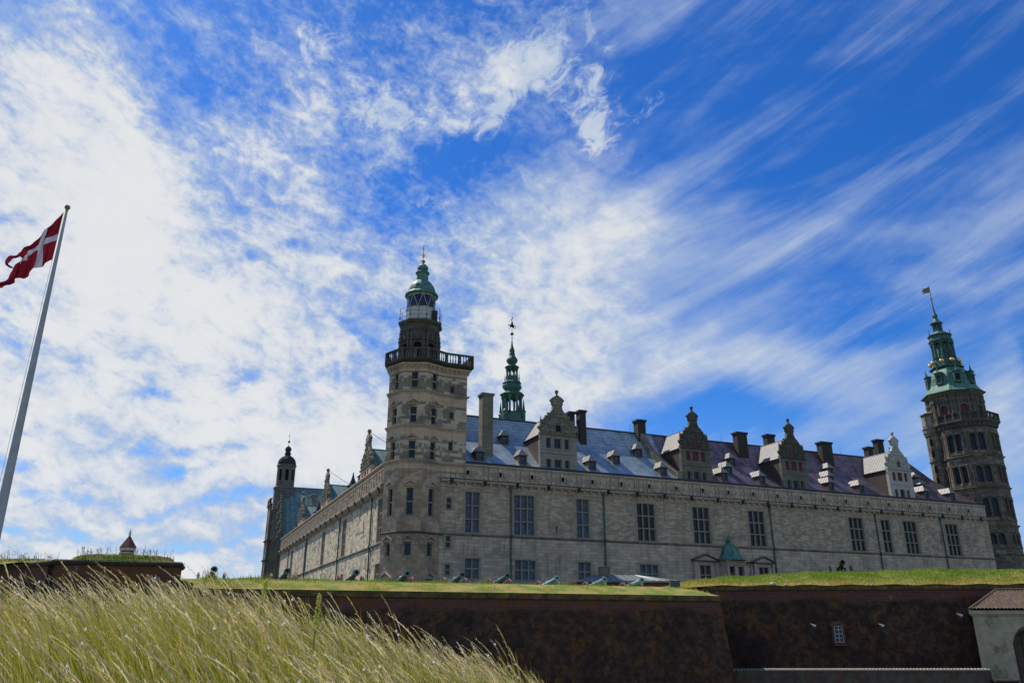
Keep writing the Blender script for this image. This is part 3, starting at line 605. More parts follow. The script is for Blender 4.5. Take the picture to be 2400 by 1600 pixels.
# lightning rods on the ridge
mb = MB()
for x in (27.8, 34.6, 42.5, 55.0, 64.2): mb.tube((x, 7, 24.5), (x, 7, 25.6), .03, .01, 4)
mb.build('lightning_rod', 'iron', SW)
# big gabled dormers
GPROF = [(2.42, 0), (2.42, .30), (2.30, .36), (2.30, .55), (2.42, .75), (2.40, 1.05), (2.20, 1.22), (1.98, 1.20), (1.95, 1.45), (2.0, 1.7), (1.86, 2.0), (1.62, 2.10), (1.45, 2.05), (1.42, 2.35), (1.20, 2.60), (.92, 2.85), (.70, 3.15), (.62, 3.45), (.60, 3.75), (.74, 3.85), (.74, 3.98), (.66, 4.04), (.92, 4.30), (.90, 4.42), (.55, 4.72), (.24, 4.86), (.18, 4.98)]
def gable_dormer(parent, x0, x1, y0, zb, zc, mat, wallmat, shutters, frontx=True, prof=GPROF, hs=1.0, roofmat='lead_light', rise=2.9, depth=7.0, low_glass=True, pin=True, dark_cheek='dark_wood'):
    """a wall dormer facing -y between x0 and x1, with scrolled gable above zc"""
    W = x1 - x0; cx = (x0 + x1) / 2
    g = empty('gable_dormer', (cx, y0, zb), 0, parent); H = zc - zb; h = W / 2
    mb = MB(); holes = []
    wins = [(.17, .30), (.385, .56 + .025), (.67, .80)]
    up = (H - 1.55, H - .35); lo = (.15, 1.35)
    for a, b in wins:
        holes.append((a * W, b * W, up[0], up[1]))
        if H > 3: holes.append((a * W, b * W, lo[0], lo[1]))
    mb.wall((-h, 0), (h, 0), 0, H, holes, depth=.25)
    mb.poly([(-h, .45, 0), (-h, 0, 0), (-h, 0, H), (-h, .45, H)]); mb.poly([(h, 0, 0), (h, .45, 0), (h, .45, H), (h, 0, H)])
    if H > 3: mb.ring([(-h, 0), (h, 0)], [(0, H * .47), (.05, H * .48), (.05, H * .51), (0, H * .52)])
    mb.build('front_wall', wallmat, g)
    for k, (a, b, c, d) in enumerate(holes):
        top = d > H - .6
        if top and shutters: shutter(g, -h + a, 0, c, b - a, d - c)
        else: window(g, -h + a, 0, c, round(b - a, 2), round(d - c, 2), 1, 1, glass='plain_glass', quoin=False, mull=.08)
    # gable
    t = .42; P = [(u * W / 4.84, H + z * hs) for u, z in prof]; out = P + [(-u, z) for u, z in reversed(P)]
    mb = MB()
    n = len(P)
    for i in range(n - 1):
        (a, za), (b, zb2) = P[i], P[i + 1]
        if abs(zb2 - za) > 1e-4:
            mb.poly([(-a, 0, za), (a, 0, za), (b, 0, zb2), (-b, 0, zb2)]); mb.poly([(a, t, za), (-a, t, za), (-b, t, zb2), (b, t, zb2)])
    for sgn in (1, -1):
        for i in range(n - 1):
            (a, za), (b, zb2) = P[i], P[i + 1]; q = [(sgn * a, 0, za), (sgn * a, t, za), (sgn * b, t, zb2), (sgn * b, 0, zb2)]
            mb.poly(q if sgn > 0 else q[::-1])
    k = W / 4.84
    mb.ring([(-h - .12, 0), (h + .12, 0)], [(0, H - .06), (.10, H - .02), (.16, H + .06), (.16, H + .14), (0, H + .2)])
    def rosette(u, z, r, d=.10):
        mb.tube((u, .02, z), (u, -d, z), r, r * .8, 12); mb.tube((u, -d + .01, z), (u, -d - .05, z), r * .55, r * .45, 10)
    for sg in (-1, 1):
        for u, z, r in ((2.02, .62, .34), (1.62, 1.55, .30), (1.15, 1.05, .26), (1.05, 2.05, .24), (2.05, 1.02, .22), (.45, 2.75, .18), (.95, .45, .2)): rosette(sg * u * k, H + z * hs, r * k)
        for u, z, r in ((2.42, .85, .20), (2.02, 1.62, .22), (1.50, 2.25, .17), (.66, 3.95, .12), (1.22, 2.66, .13)): mb.ball((sg * u * k, t / 2, H + z * hs), r * k * 1.15, 8)
        for q in range(7): a = sg * (.5 + .22 * q) * k; mb.box(min(a, a + sg * .08), max(a, a + sg * .08), -.05, 0, H + .3 * hs, H + (.3 + .45 * random.random()) * hs)
    for zz, ww in ((.32, 2.1), (1.28, 1.85), (2.2, 1.3), (3.1, .62), (3.72, .62)): mb.box(-ww * k, ww * k, -.07, 0, H + zz * hs, H + (zz + .09) * hs)
    mb.box(-.07, .07, -.06, 0, H + 2.3 * hs, H + 3.05 * hs); mb.ball((0, -.02, H + 3.42 * hs), .22 * k, 8)
    nz = H + .48 * hs
    for a in (-.50, .38): mb.box(a * k, (a + .12) * k, -.10, 0, nz - .1, nz + 1.05 * hs)
    arcn = 8
    for i in range(arcn):
        a0, a1 = pi * i / arcn, pi * (i + 1) / arcn
        mb.hexa([(rr2 * k * cos(a), yy, nz + 1.05 * hs + rr2 * k * sin(a)) for a, rr2, yy in ((a0, .38, 0), (a0, .52, 0), (a1, .52, 0), (a1, .38, 0), (a0, .38, -.10), (a0, .52, -.10), (a1, .52, -.10), (a1, .38, -.10))])
    mb.lathe(0, t / 2, [(.2 * k, H + 4.9 * hs), (.12 * k, H + 5.0 * hs), (.10 * k, H + 5.12 * hs), (.20 * k, H + 5.2 * hs), (.08 * k, H + 5.26 * hs)], 10)
    mb.ball((0, t / 2, H + 5.45 * hs), .24 * k, 10)
    if pin:
        for sg in (-1, 1):
            mb.lathe(sg * 2.2 * k, t / 2, [(.13, H + 1.0 * hs), (.16, H + 1.25 * hs), (.08, H + 1.45 * hs), (.12, H + 1.6 * hs), (.015, H + 2.25 * hs)], 8)
    mb.build('gable', mat, g)
    MB().box(-.30 * k, .30 * k, -.03, .0, nz, nz + 1.0 * hs).build('shutter' if shutters else 'niche', 'red_shutter' if shutters else 'black', g)
    # roof and cheeks
    rb = MB(); ez = H - .05; rz = H + rise; e = h + .12
    for sg in (-1, 1):
        q = [(sg * e, .42, ez), (sg * e, depth, ez), (0, depth, rz), (0, .42, rz)]; L = math.hypot(e, rise)
        uvq = [(0, 0), (depth, 0), (depth, L), (0, L)]
        if sg < 0: q = q[::-1]; uvq = uvq[::-1]
        rb.poly(q, uvq)
    rb.poly([(-e, .42, ez), (e, .42, ez), (0, .42, rz)][::-1]); rb.tube((0, .42, rz), (0, depth, rz), .07)
    for sg in (-1, 1): rb.tube((sg * e, .42, ez), (sg * e, depth - 1, ez), .05)
    rb.build('roof', roofmat, g)
    cb = MB()
    for sg in (-1, 1):
        x = sg * (h - .02); q = [(x, .45, -.5), (x, depth, -.5), (x, depth, H - .04), (x, .45, H - .04)]; cb.poly(q if sg > 0 else q[::-1], [(0, 0), (depth, 0), (depth, H), (0, H)] if sg > 0 else [(0, H), (depth, H), (depth, 0), (0, 0)])
    cb.build('cheek', dark_cheek, g)
    return g
g1 = gable_dormer(SW, 11.55, 16.35, .55, 17.25, 21.45, 'mossy_stone', 'gable_wall_grey', False)
g2 = gable_dormer(SW, 31.1, 35.6, .55, 17.25, 21.5, 'dark_stone', 'gable_wall_dark', True)
g3 = gable_dormer(SW, 46.9, 51.3, .55, 17.25, 21.45, 'dark_stone', 'gable_wall_dark', True)
g4 = gable_dormer(SW, 66.0, 70.5, .55, 17.25, 21.35, 'pale_gable', 'pale_gable', True)
tag(g1, 'pale grey gable dormer with dark glass windows'); tag(g2, 'black weathered gable dormer with red shutters'); tag(g3, 'dark mossy gable dormer with red shutters'); tag(g4, 'whitish gable dormer with red shutters')
# finial turret peeping over the ridge
mb = MB(); mb.lathe(77.2, 9.5, [(.8, 22), (.8, 24.9), (1.05, 25.1), (.5, 25.7), (.35, 25.9), (.35, 26.2), (.5, 26.3), (.15, 26.7), (.05, 27.3)], 8); mb.build('ridge_turret', 'dark_stone', SW)
mb = MB(); mb.poly([(77.6, 11, 24.2), (84.0, 11, 24.2), (84.0, 14, 26.2), (77.6, 14, 26.2)]); mb.poly([(84.0, 17, 24.2), (77.6, 17, 24.2), (77.6, 14, 26.2), (84.0, 14, 26.2)]); mb.poly([(77.6, 17, 24.2), (77.6, 11, 24.2), (77.6, 14, 26.2)]); mb.poly([(84.0, 11, 24.2), (84.0, 17, 24.2), (84.0, 14, 26.2)]); mb.box(78, 83.6, 11.3, 16.7, 17, 24.2); mb.build('rear_roof', 'lead_light', SW)
# pedimented bay with a copper cap
bay = empty('portal_bay', (36.4, 0, BASE), 0, SW); B0 = -BASE
def aedicule(x0, x1, wx, ww):
    a, b = x0 - 36.4, x1 - 36.4; mb = MB(); ztop = 7.62 + B0
    wl = wx - 36.4 - a - .0
    mb.wall((a, -.22), (b, -.22), 0, ztop, [(wl, wl + ww, 4.95 + B0, 7.2 + B0)], depth=.3)
    mb.box(a, a + .32, -.42, -.22, 0, ztop - .1); mb.box(b - .32, b, -.42, -.22, 0, ztop - .1); mb.box(a - .06, a + .38, -.48, -.2, ztop - .32, ztop - .12); mb.box(b - .38, b + .06, -.48, -.2, ztop - .32, ztop - .12)
    mb.box(a, a + .02, -.22, 0, 0, ztop); mb.box(b - .02, b, -.22, 0, 0, ztop)
    c = (a + b) / 2; mb.poly([(a, -.40, ztop + .1), (b, -.40, ztop + .1), (c, -.40, ztop + .72)])
    mb.tube((c, -.35, ztop + .3), (c, -.46, ztop + .3), .12, .1, 10)
    mb.cur = 1; mb.box(a - .15, b + .15, -.55, 0, ztop, ztop + .11)
    for sg, x in ((1, a - .18), (-1, b + .18)):
        mb.hexa([(x, -.58, ztop + .11), (c, -.58, ztop + .74), (c, 0, ztop + .74), (x, 0, ztop + .11), (x, -.58, ztop + .24), (c, -.58, ztop + .88), (c, 0, ztop + .88), (x, 0, ztop + .24)] if sg > 0 else
                [(c, -.58, ztop + .74), (x, -.58, ztop + .11), (x, 0, ztop + .11), (c, 0, ztop + .74), (c, -.58, ztop + .88), (x, -.58, ztop + .24), (x, 0, ztop + .24), (c, 0, ztop + .88)])
    mb.build('aedicule', ['trim_stone', 'dark_stone'], bay)
    window(bay, wx - 36.4, -.22, 4.95 + B0, ww, 2.25, 2, 2, quoin=False)
aedicule(31.2, 34.6, 32.06, 1.6); aedicule(40.0, 43.1, 40.8, 1.5)
for x0, x1 in ((34.75, 35.0), (39.65, 39.85)): MB().box(x0 - 36.4, x1 - 36.4, -.2, 0, 0, 7.55 + B0).build('pilaster', 'trim_stone', bay)
MB().box(34.6 - 36.4, 40.0 - 36.4, -.3, 0, 7.6 + B0, 7.78 + B0).build('cornice', 'dark_stone', bay)
cpl = [(34.95, 0), (35.35, -1.25), (37.9, -1.25), (38.3, 0)]; cp = [(a - 36.4, b) for a, b in cpl]
mb = MB(); mb.wall(cp[0], cp[1], 0, 6.1, []); mb.wall(cp[1], cp[2], 0, 6.1, [(.22, 1.02, 3.2, 5.5), (1.5, 2.3, 3.2, 5.5)]); mb.wall(cp[2], cp[3], 0, 6.1, [])
for x in (-1.06, .05, 1.42): mb.box(x - .14, x + .16, -1.36, -1.25, 0, 5.6)
mb.ring(cp, [(0, 5.6), (.1, 5.7), (.1, 5.95), (.22, 6.05), (.22, 6.16), (0, 6.2)]); mb.build('bay_wall', 'trim_stone', bay)
window(bay, -1.05 + .22, -1.25, 3.2, .8, 2.3, 1, 2, quoin=False, glass='plain_glass'); window(bay, -1.05 + 1.5, -1.25, 3.2, .8, 2.3, 1, 2, quoin=False, glass='plain_glass')
mb = MB(); z6 = 6.2; mb.lathe(.0 + .2, -.3, [(1.95, z6), (1.62, z6 + .25), (1.30, z6 + .7), (1.15, z6 + 1.15), (1.02, z6 + 1.5), (.70, z6 + 1.85), (.26, z6 + 2.1), (.20, z6 + 2.2), (.33, z6 + 2.38), (.30, z6 + 2.52), (.10, z6 + 2.8), (.02, z6 + 3.25)], 8, pi / 8); mb.build('copper_cap', 'copper', bay)

# ================================================================== LIGHTHOUSE TOWER (south-west corner)
LT = castle_thing('lighthouse_tower', "pale stone corner tower with a balustrade, green copper dome and glazed lighthouse lantern", 'tower')
OC = (-2.96, 2.2); OR = 3.33
octv = lambda r, k, c=OC: (c[0] + r * cos(pi / 4 * k - pi / 2), c[1] + r * sin(pi / 4 * k - pi / 2))   # k = 0 points to -y
V3 = (-.6, -.15); V2 = octv(OR, 0); V1 = octv(OR, -1); V0 = octv(OR, -2)
path = [(2.18, 5.4), octv(OR, -4), octv(OR, -3), V0, V1, V2, V3, (2.18, -.15), (2.18, 5.4)]
full = path
def wrap(mb, prof, upper=True):
    p = path if upper else [V0, V1, V2, V3, (-.2, -.15)]
    (mb.ring(path[:-1], prof, closed=True) if upper else mb.ring(p, prof))
faces = [(V0, V1), (V1, V2), (V2, V3)]
LV = [(BASE - 1, 9.4, [(2.6, 4.7), (7.05, 8.35)], 'tower_low'), (9.4, 16.05, [(11.15, 14.0)], 'tower_low'), (16.05, 16.9, [], 'tower_pale'), (16.9, 19.6, [(17.15, 19.05)], 'tower_stone'), (19.6, 20.8, [], 'tower_pale'), (20.8, 23.4, [(21.05, 22.85)], 'tower_stone'), (23.4, 24.7, [], 'tower_pale'), (24.7, 26.9, [(25.0, 26.85)], 'tower_stone'), (26.9, 27.9, [], 'tower_pale')]
wl = {}
for z0, z1, ws, mt in LV:
    mb = wl.setdefault(mt if mt != 'tower_pale' else (mt, z0), MB())
    for a, b in faces:
        L = math.dist(a, b); mb.wall(a, b, z0, z1, [(L / 2 - .37, L / 2 + .37, c, d) for c, d in ws], depth=.35)
    if z0 >= 16:
        L = math.dist(V3, (2.18, -.15)); hs_ = {16.9: [(.72, 1.27, 18.4, 19.4)], 20.8: [(.74, 1.28, 21.95, 22.8)], 24.7: [(.76, 1.3, 24.95, 25.8)]}.get(z0, [])
        mb.wall(V3, (2.18, -.15), z0, z1, hs_, depth=.3)
        mb.wall((2.18, -.15), (2.18, 5.4), z0, z1); mb.wall((2.18, 5.4), octv(OR, -4), z0, z1)
        for a, b, c, d in hs_:
            window(LT, V3[0] + a, -.15, c, round(b - a, 2), round(d - c, 2), 1, 1, glass='plain_glass', quoin=False)
    mb.wall(octv(OR, -4), octv(OR, -3), z0, z1); mb.wall(octv(OR, -3), V0, z0, z1)
wl['tower_low'].build('wall', 'tower_low', LT); wl['tower_stone'].build('upper_wall', 'tower_stone', LT); [v.build('stone_band', 'tower_pale', LT) for k, v in wl.items() if isinstance(k, tuple)]
for a, b in faces:
    L = math.dist(a, b); dx, dy = (b[0] - a[0]) / L, (b[1] - a[1]) / L; rz = math.atan2(dy, dx)
    for z0, z1, ws, mt in LV:
        for c, d in ws:
            u = L / 2 - .37; window(LT, a[0] + dx * u, a[1] + dy * u, c, .74, round(d - c, 2), 1, 2 if d - c > 1.5 else 1, rz, glass='plain_glass', quoin=False)
    for zb in (4.95, 8.6, 14.3, 19.3, 23.2):
        pm = MB(); s1 = .78 if zb < 10 else .66; c = L / 2
        Pf = lambda u, z, o: (a[0] + dx * (c + u) + dy * o, a[1] + dy * (c + u) - dx * o, z)
        for sg in (-1, 1):
            q = [Pf(sg * s1, zb, 0), Pf(0, zb + .42, 0), Pf(0, zb + .42, .2), Pf(sg * s1, zb, .2), Pf(sg * s1, zb + .10, 0), Pf(0, zb + .54, 0), Pf(0, zb + .54, .2), Pf(sg * s1, zb + .10, .2)]
            pm.hexa(q)
        pm.hexa([Pf(-s1, zb - .10, 0), Pf(s1, zb - .10, 0), Pf(s1, zb - .10, .16), Pf(-s1, zb - .10, .16), Pf(-s1, zb, 0), Pf(s1, zb, 0), Pf(s1, zb, .16), Pf(-s1, zb, .16)])
        if zb < 10:
            for sg in (-1, 1): pm.hexa([Pf(sg * .62 - .1, zb - .45, 0), Pf(sg * .62 + .1, zb - .45, 0), Pf(sg * .62 + .1, zb - .45, .1), Pf(sg * .62 - .1, zb - .45, .1), Pf(sg * .62 - .1, zb - .1, 0), Pf(sg * .62 + .1, zb - .1, 0), Pf(sg * .62 + .1, zb - .1, .15), Pf(sg * .62 - .1, zb - .1, .15)])
        pm.build('pediment', 'trim_stone', LT)
mb = MB(); wrap(mb, [(0, 9.28), (.12, 9.36), (.12, 9.46), (0, 9.52)], False); mb.build('string_course', 'dark_stone', LT)
for z, o, m_ in ((16.86, .24, 'trim_stone'), (20.72, .22, 'trim_stone'), (24.62, .24, 'trim_stone')):
    mb = MB(); wrap(mb, [(0, z - .28), (.06, z - .24), (.06, z - .1), (o, z - .02), (o, z + .08)]); mb.cur = 1; wrap(mb, [(o, z + .081), (o - .02, z + .1), (0, z + .16)]); mb.build('cornice', [m_, 'dark_stone'], LT)
# gallery
mb = MB(); wrap(mb, [(0, 27.2), (.08, 27.3), (.10, 27.45), (.34, 27.62), (.38, 27.8)]);
for i in range(len(path) - 1):
    a, b = path[i], path[i + 1]; L = math.dist(a, b); dx, dy = (b[0] - a[0]) / L, (b[1] - a[1]) / L; n = max(2, int(L / .55))
    for k in range(n):
        u = (k + .5) * L / n; q = [(a[0] + dx * (u + p) + dy * o, a[1] + dy * (u + p) - dx * o) for p, o in ((-.1, 0), (-.1, .3), (.1, .3), (.1, 0))]; mb.prism(q[::-1], 27.35, 27.66)
mb.cur = 1; wrap(mb, [(.38, 27.8), (.55, 27.92), (.58, 28.05), (.58, 28.2), (.3, 28.25)])
mb.poly([(*p, 28.22) for p in path[:-1]])
mb.build('gallery_floor', ['trim_stone', 'weather_black'], LT)
def balustrade(parent, p, z0, z1, off=.42, mat='dark_stone', step=.24, closed=False, name='balustrade', post_every=True):
    mb = MB(); mb.ring(p, [(off - .12, z0), (off + .12, z0), (off + .12, z0 + .14), (off - .12, z0 + .14), (off - .12, z0)], closed=closed)
    mb.ring(p, [(off - .13, z1 - .16), (off + .13, z1 - .16), (off + .15, z1), (off - .15, z1), (off - .13, z1 - .16)], closed=closed)
    n = len(p); segs = n if closed else n - 1
    nor = []
    for i in range(segs):
        a, b = p[i], p[(i + 1) % n]; L = math.dist(a, b); nor.append(((b[1] - a[1]) / L, -(b[0] - a[0]) / L))
    def offp(i):
        n1, n2 = (nor[i - 1], nor[i % segs]) if closed else (nor[max(i - 1, 0)], nor[min(i, segs - 1)])
        mx, my = n1[0] + n2[0], n1[1] + n2[1]; k = 2 * off / (mx * mx + my * my); return p[i][0] + mx * k, p[i][1] + my * k
    Q = [offp(i) for i in range(n)]
    for i in range(segs):
        a, b = Q[i], Q[(i + 1) % n]; L = math.dist(a, b); k = max(1, round(L / step)); panels = max(1, round(L / 1.35))
        for q in range(panels + 1):
            f = q / panels; x, y = a[0] + (b[0] - a[0]) * f, a[1] + (b[1] - a[1]) * f; w = .13
            mb.lathe(x, y, [(.19, z0), (.19, z1)], 4, math.atan2(b[1] - a[1], b[0] - a[0]) + pi / 4)
        for q in range(k):
            f = (q + .5) / k; x, y = a[0] + (b[0] - a[0]) * f, a[1] + (b[1] - a[1]) * f; h = z1 - z0
            mb.lathe(x, y, [(.05, z0 + .12), (.08, z0 + .3 * h), (.035, z0 + .55 * h), (.07, z0 + .8 * h), (.07, z1 - .1)], 5, cap=False)
    return mb.build(name, mat, parent)
balustrade(LT, path[:-1], 28.22, 29.5, .42, step=.30, closed=True)
# upper drum (dark, carved)
def octring(r, c=OC, ph=0): return [(c[0] + r * cos(pi / 4 * k - pi / 2 + ph), c[1] + r * sin(pi / 4 * k - pi / 2 + ph)) for k in range(8)]
mb = MB(); O8 = octring(2.3)
for i in range(8):
    a, b = O8[i], O8[(i + 1) % 8]; L = math.dist(a, b); mb.wall(a, b, 28.2, 32.5, [(L / 2 - .42, L / 2 + .42, 28.4, 30.7)], depth=.3, arch=True)
    dx, dy = (b[0] - a[0]) / L, (b[1] - a[1]) / L
    for u in (.18, L - .18):
        x, y = a[0] + dx * u + dy * .1, a[1] + dy * u - dx * .1
        mb.lathe(x, y, [(.14, 28.2), (.14, 30.9), (.2, 31.0), (.2, 31.15)], 8); mb.lathe(x, y, [(.12, 31.15), (.17, 31.5), (.08, 31.9), (.12, 32.2)], 6)
    for u in (L / 2,): mb.lathe(a[0] + dx * u + dy * .05, a[1] + dy * u - dx * .05, [(.13, 31.0), (.2, 31.3), (.1, 31.8)], 6)
mb.ring(O8, [(0, 30.9), (.18, 31.0), (.22, 31.12), (0, 31.2)], closed=True); mb.ring(O8, [(0, 32.1), (.08, 32.2), (.12, 32.5), (.06, 32.7), (.06, 33.0), (.28, 33.15), (.34, 33.3), (.34, 33.45), (-.4, 33.5)], closed=True)
mb.build('drum', 'dark_stone', LT)
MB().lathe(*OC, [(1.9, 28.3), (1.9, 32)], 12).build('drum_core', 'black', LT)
mb = MB(); mb.lathe(*OC, [(2.1, 33.3), (1.74, 33.5), (1.74, 35.2), (1.80, 35.22), (1.80, 35.3), (1.7, 35.3)], 28)
mb.cur = 1; mb.box(-2.05, -1.45, .42, .7, 33.55, 34.9); mb.build('lantern_base', ['white_paint', 'iron'], LT, smooth=True)
MB().lathe(*OC, [(1.62, 35.25), (1.62, 37.0)], 28).build('lantern_glass', 'lantern_glass', LT, smooth=True)
mb = MB(); n = 9
for k in range(n):
    a0, a1 = 2 * pi * k / n, 2 * pi * (k + 1) / n; am = (a0 + a1) / 2
    P0, Pm, P1 = [(OC[0] + 1.68 * cos(a), OC[1] + 1.68 * sin(a), z) for a, z in ((a0, 35.3), (am, 36.95), (a1, 35.3))]
    if k % 2 == 0 or True: mb.tube(P0, Pm, .032, None, 5); mb.tube(Pm, P1, .032, None, 5)
mb.lathe(*OC, [(1.66, 36.85), (1.72, 36.9), (1.72, 37.0)], 28); mb.build('glazing_bars', 'white_paint', LT)
mb = MB(); z = 36.95
mb.lathe(*OC, [(1.70, z), (1.98, z + .10), (2.0, z + .28), (1.86, z + .42), (1.66, z + .6), (1.60, z + .95), (1.48, z + 1.35), (1.22, z + 1.75), (.90, z + 2.05), (.72, z + 2.15), (.70, z + 2.3), (.70, z + 3.05), (.84, z + 3.15), (.86, z + 3.25), (.74, z + 3.35), (.45, z + 3.4), (.58, z + 3.55), (.66, z + 3.8), (.60, z + 4.1), (.36, z + 4.35), (.14, z + 4.5), (.08, z + 4.7)], 16)
mb.build('copper_dome', 'copper', LT, smooth=True)
mb = MB(); tz = z + 4.6
mb.lathe(*OC, [(.10, tz), (.16, tz + .1), (.06, tz + .25), (.13, tz + .35), (.03, tz + .45), (.025, tz + 2.3), (.005, tz + 2.6)], 6)
for k in range(4): a = k * pi / 2 + .4; mb.ball((OC[0] + .22 * cos(a), OC[1] + .22 * sin(a), tz + .22), .09, 6)
for sg in (-1, 1): mb.tube((OC[0], OC[1], tz + 1.75), (OC[0] + sg * .14, OC[1], tz + 1.95), .025, None, 4)
mb.build('finial', 'iron', LT)
mb = MB(); sc_ = (OC[0], OC[1], tz + 1.02); mb.ball(sc_, .17, 8)
for k in range(10):
    a = 2 * pi * k / 10 + .1; l = .5 if k % 2 else .36; mb.tube((sc_[0] + .12 * cos(a), sc_[1], sc_[2] + .12 * sin(a)), (sc_[0] + l * cos(a), sc_[1], sc_[2] + l * sin(a)), .045, .004, 5)
mb.build('sun_ornament', 'gold', LT)
mb = MB(); P8 = octring(2.5)
for z_ in (34.0, 34.5, 35.05): mb.ring(P8, [(-.012, z_), (.012, z_), (.012, z_ + .025), (-.012, z_ + .025), (-.012, z_)], closed=True)
for x, y in P8:
    mb.lathe(x, y, [(.05, 33.45), (.02, 33.6), (.03, 33.8), (.09, 33.95), (.03, 34.2), (.02, 35.3), (.005, 35.45)], 6)
for k in range(6): a = k * pi / 3 + .1; mb.tube((OC[0] + 1.78 * cos(a), OC[1] + 1.78 * sin(a), 33.5), (OC[0] + 1.78 * cos(a), OC[1] + 1.78 * sin(a), 37.1), .022, None, 4)
mb.build('iron_railing', 'iron', LT)

# ================================================================== WEST WING
WW = castle_thing('castle_wing', "sunlit stone castle wing running away to the left behind the lighthouse tower, with carved frieze", 'castle wing')
WX = -6.1; T0, T1 = 2.4, 88.2
WIN = [2.55, 21.9, 37.0, 53.15, 68.9]; L = T1 - T0
mb = MB(); u = lambda t: T1 - t          # path runs from far end to near end
holes = [(u(t + 2.45), u(t), 8.75, 13.35) for t in WIN]
holes += [(u(11.95), u(11.58), 10.4, 11.9), (u(12.05), u(11.7), 12.8, 13.5)]
mb.wall((WX, T1), (WX, T0), 8.5, 14.2, holes); lowh = [(u(t + 2.4), u(t), 4.4, 6.5) for t in WIN]
mb.wall((WX, T1), (WX, T0), BASE - 1, 8.5, lowh); mb.build('wall', 'west_stone', WW)
for t in WIN:
    window(WW, WX, t + 2.45, 8.75, 2.45, 4.6, 3, 3, -pi / 2, surround='trim_stone'); window(WW, WX, t + 2.4, 4.4, 2.4, 2.1, 3, 2, -pi / 2, surround='trim_stone')
for a, b, c, d in ((11.58, 11.95, 10.4, 11.9), (11.7, 12.05, 12.8, 13.5)): MB().box(WX + .2, WX + .25, a, b, c, d).build('arrow_slit', 'black', WW)
PW = [(WX, T1), (WX, T0)]
mb = MB(); mb.ring(PW, [(0, 8.36), (.10, 8.42), (.15, 8.5), (.15, 8.56), (0, 8.62)]); mb.build('string_course', 'mossy_stone', WW)
mb = MB(); mb.ring(PW, [(0, 13.7), (.06, 13.75), (.06, 13.85), (0, 13.9)]); mb.ring(PW, [(0, 14.2), (.36, 14.25), (.44, 14.32), (.52, 14.42), (.52, 14.52)])
t = T0 + .3
while t < T1 - .3: mb.box(WX - .34, WX, t, t + .22, 13.9, 14.24); t += .72
mb.cur = 1; mb.ring(PW, [(.52, 14.522), (.46, 14.62), (.14, 14.68)])
for k in range(22):
    tt = T0 + 1 + k * 3.95; mb.ball((WX - .38, tt, 14.42), .30, 8); mb.box(WX - .46, WX, tt - .18, tt + .18, 13.95, 14.3)
mb.build('cornice', ['trim_stone', 'dark_stone'], WW)
mb = MB(); mb.wall((WX, T1), (WX, T0), 14.2, 16.95); mb.ring(PW, [(0, 16.7), (.12, 16.78), (.12, 16.88), (.28, 16.94), (.28, 17.08), (-.4, 17.1)]); wf = mb.build('frieze', 'trim_stone', WW)
rnd = random.Random(3)
def west_panel():
    mb = MB()
    def dia(cy, cz, r, d):
        c = [(cy - r, cz), (cy, cz - r), (cy + r, cz), (cy, cz + r)]
        for i in range(4):
            a, b = c[i], c[(i + 1) % 4]; mb.poly([(-d, cy, cz), (-.0, *b), (-.0, *a)]); mb.poly([(-d, cy, cz), (0, *a), (0, *b)])
    for cy in (-1.2, 0, 1.2):
        mb.box(-.16, 0, cy - .45, cy - .36, 14.9, 16.5); mb.box(-.16, 0, cy + .36, cy + .45, 14.9, 16.5); mb.box(-.17, 0, cy - .45, cy + .45, 16.42, 16.52); mb.box(-.17, 0, cy - .45, cy + .45, 14.88, 14.98)
        dia(cy, 15.7, .34, .24)
        for k in range(5): mb.ball((-.06, cy + rnd.uniform(-.34, .34), rnd.uniform(15.05, 16.35)), rnd.uniform(.07, .15), 6)
    for cy in (-1.8, -.6, .6):
        mb.lathe(-.05, cy, [(.14, 14.85), (.19, 15.3), (.11, 15.6), (.17, 15.95), (.13, 16.2)], 7); mb.ball((-.10, cy, 16.38), .15, 7)
        for sg in (-1, 1): mb.ball((-.05, cy + sg * .14, 15.85), .1, 5)
    return mb.build('frieze_panel', 'frieze_stone', wf)
wp = west_panel()
for k in range(23): (wp if k == 0 else copy_tree(wp, wf)).location = (WX, T0 + 2.1 + 3.7 * k, 0)
for t in (7.52, 25.77, 53.3, 74.14):
    mb = MB(); mb.tube((WX - .14, t, 1.5), (WX - .14, t, 8.2), .085); mb.tube((WX - .14, t, 8.2), (WX - .24, t, 8.5), .085); mb.tube((WX - .24, t, 8.5), (WX - .14, t, 8.85), .085); mb.tube((WX - .14, t, 8.85), (WX - .14, t, 14.0), .085)
    for z in (3, 6, 8, 10, 12, 13.5): mb.tube((WX - .14, t, z), (WX - .14, t, z + .08), .12)
    mb.build('down_pipe', 'copper_pipe', WW, at=(WX, t, 0))
mb = MB()
prf = [(WX + .5, 17.1), (WX + 7.2, 23.6), (WX + 14, 17.1)]
for (a, za), (b, zb) in zip(prf, prf[1:]): mb.poly([(a, T1, za), (a, T0 + 5.8, za), (b, T0 + 5.8, zb), (b, T1, zb)], [(T1, 0), (0, 0), (0, 9.4), (T1, 9.4)])
mb.build('roof', 'roof_green', WW)
MB().wall((WX + 14, T0 + 12), (WX + 14, T1), BASE, 17.2).build('courtyard_wall', 'lower_stone', WW)
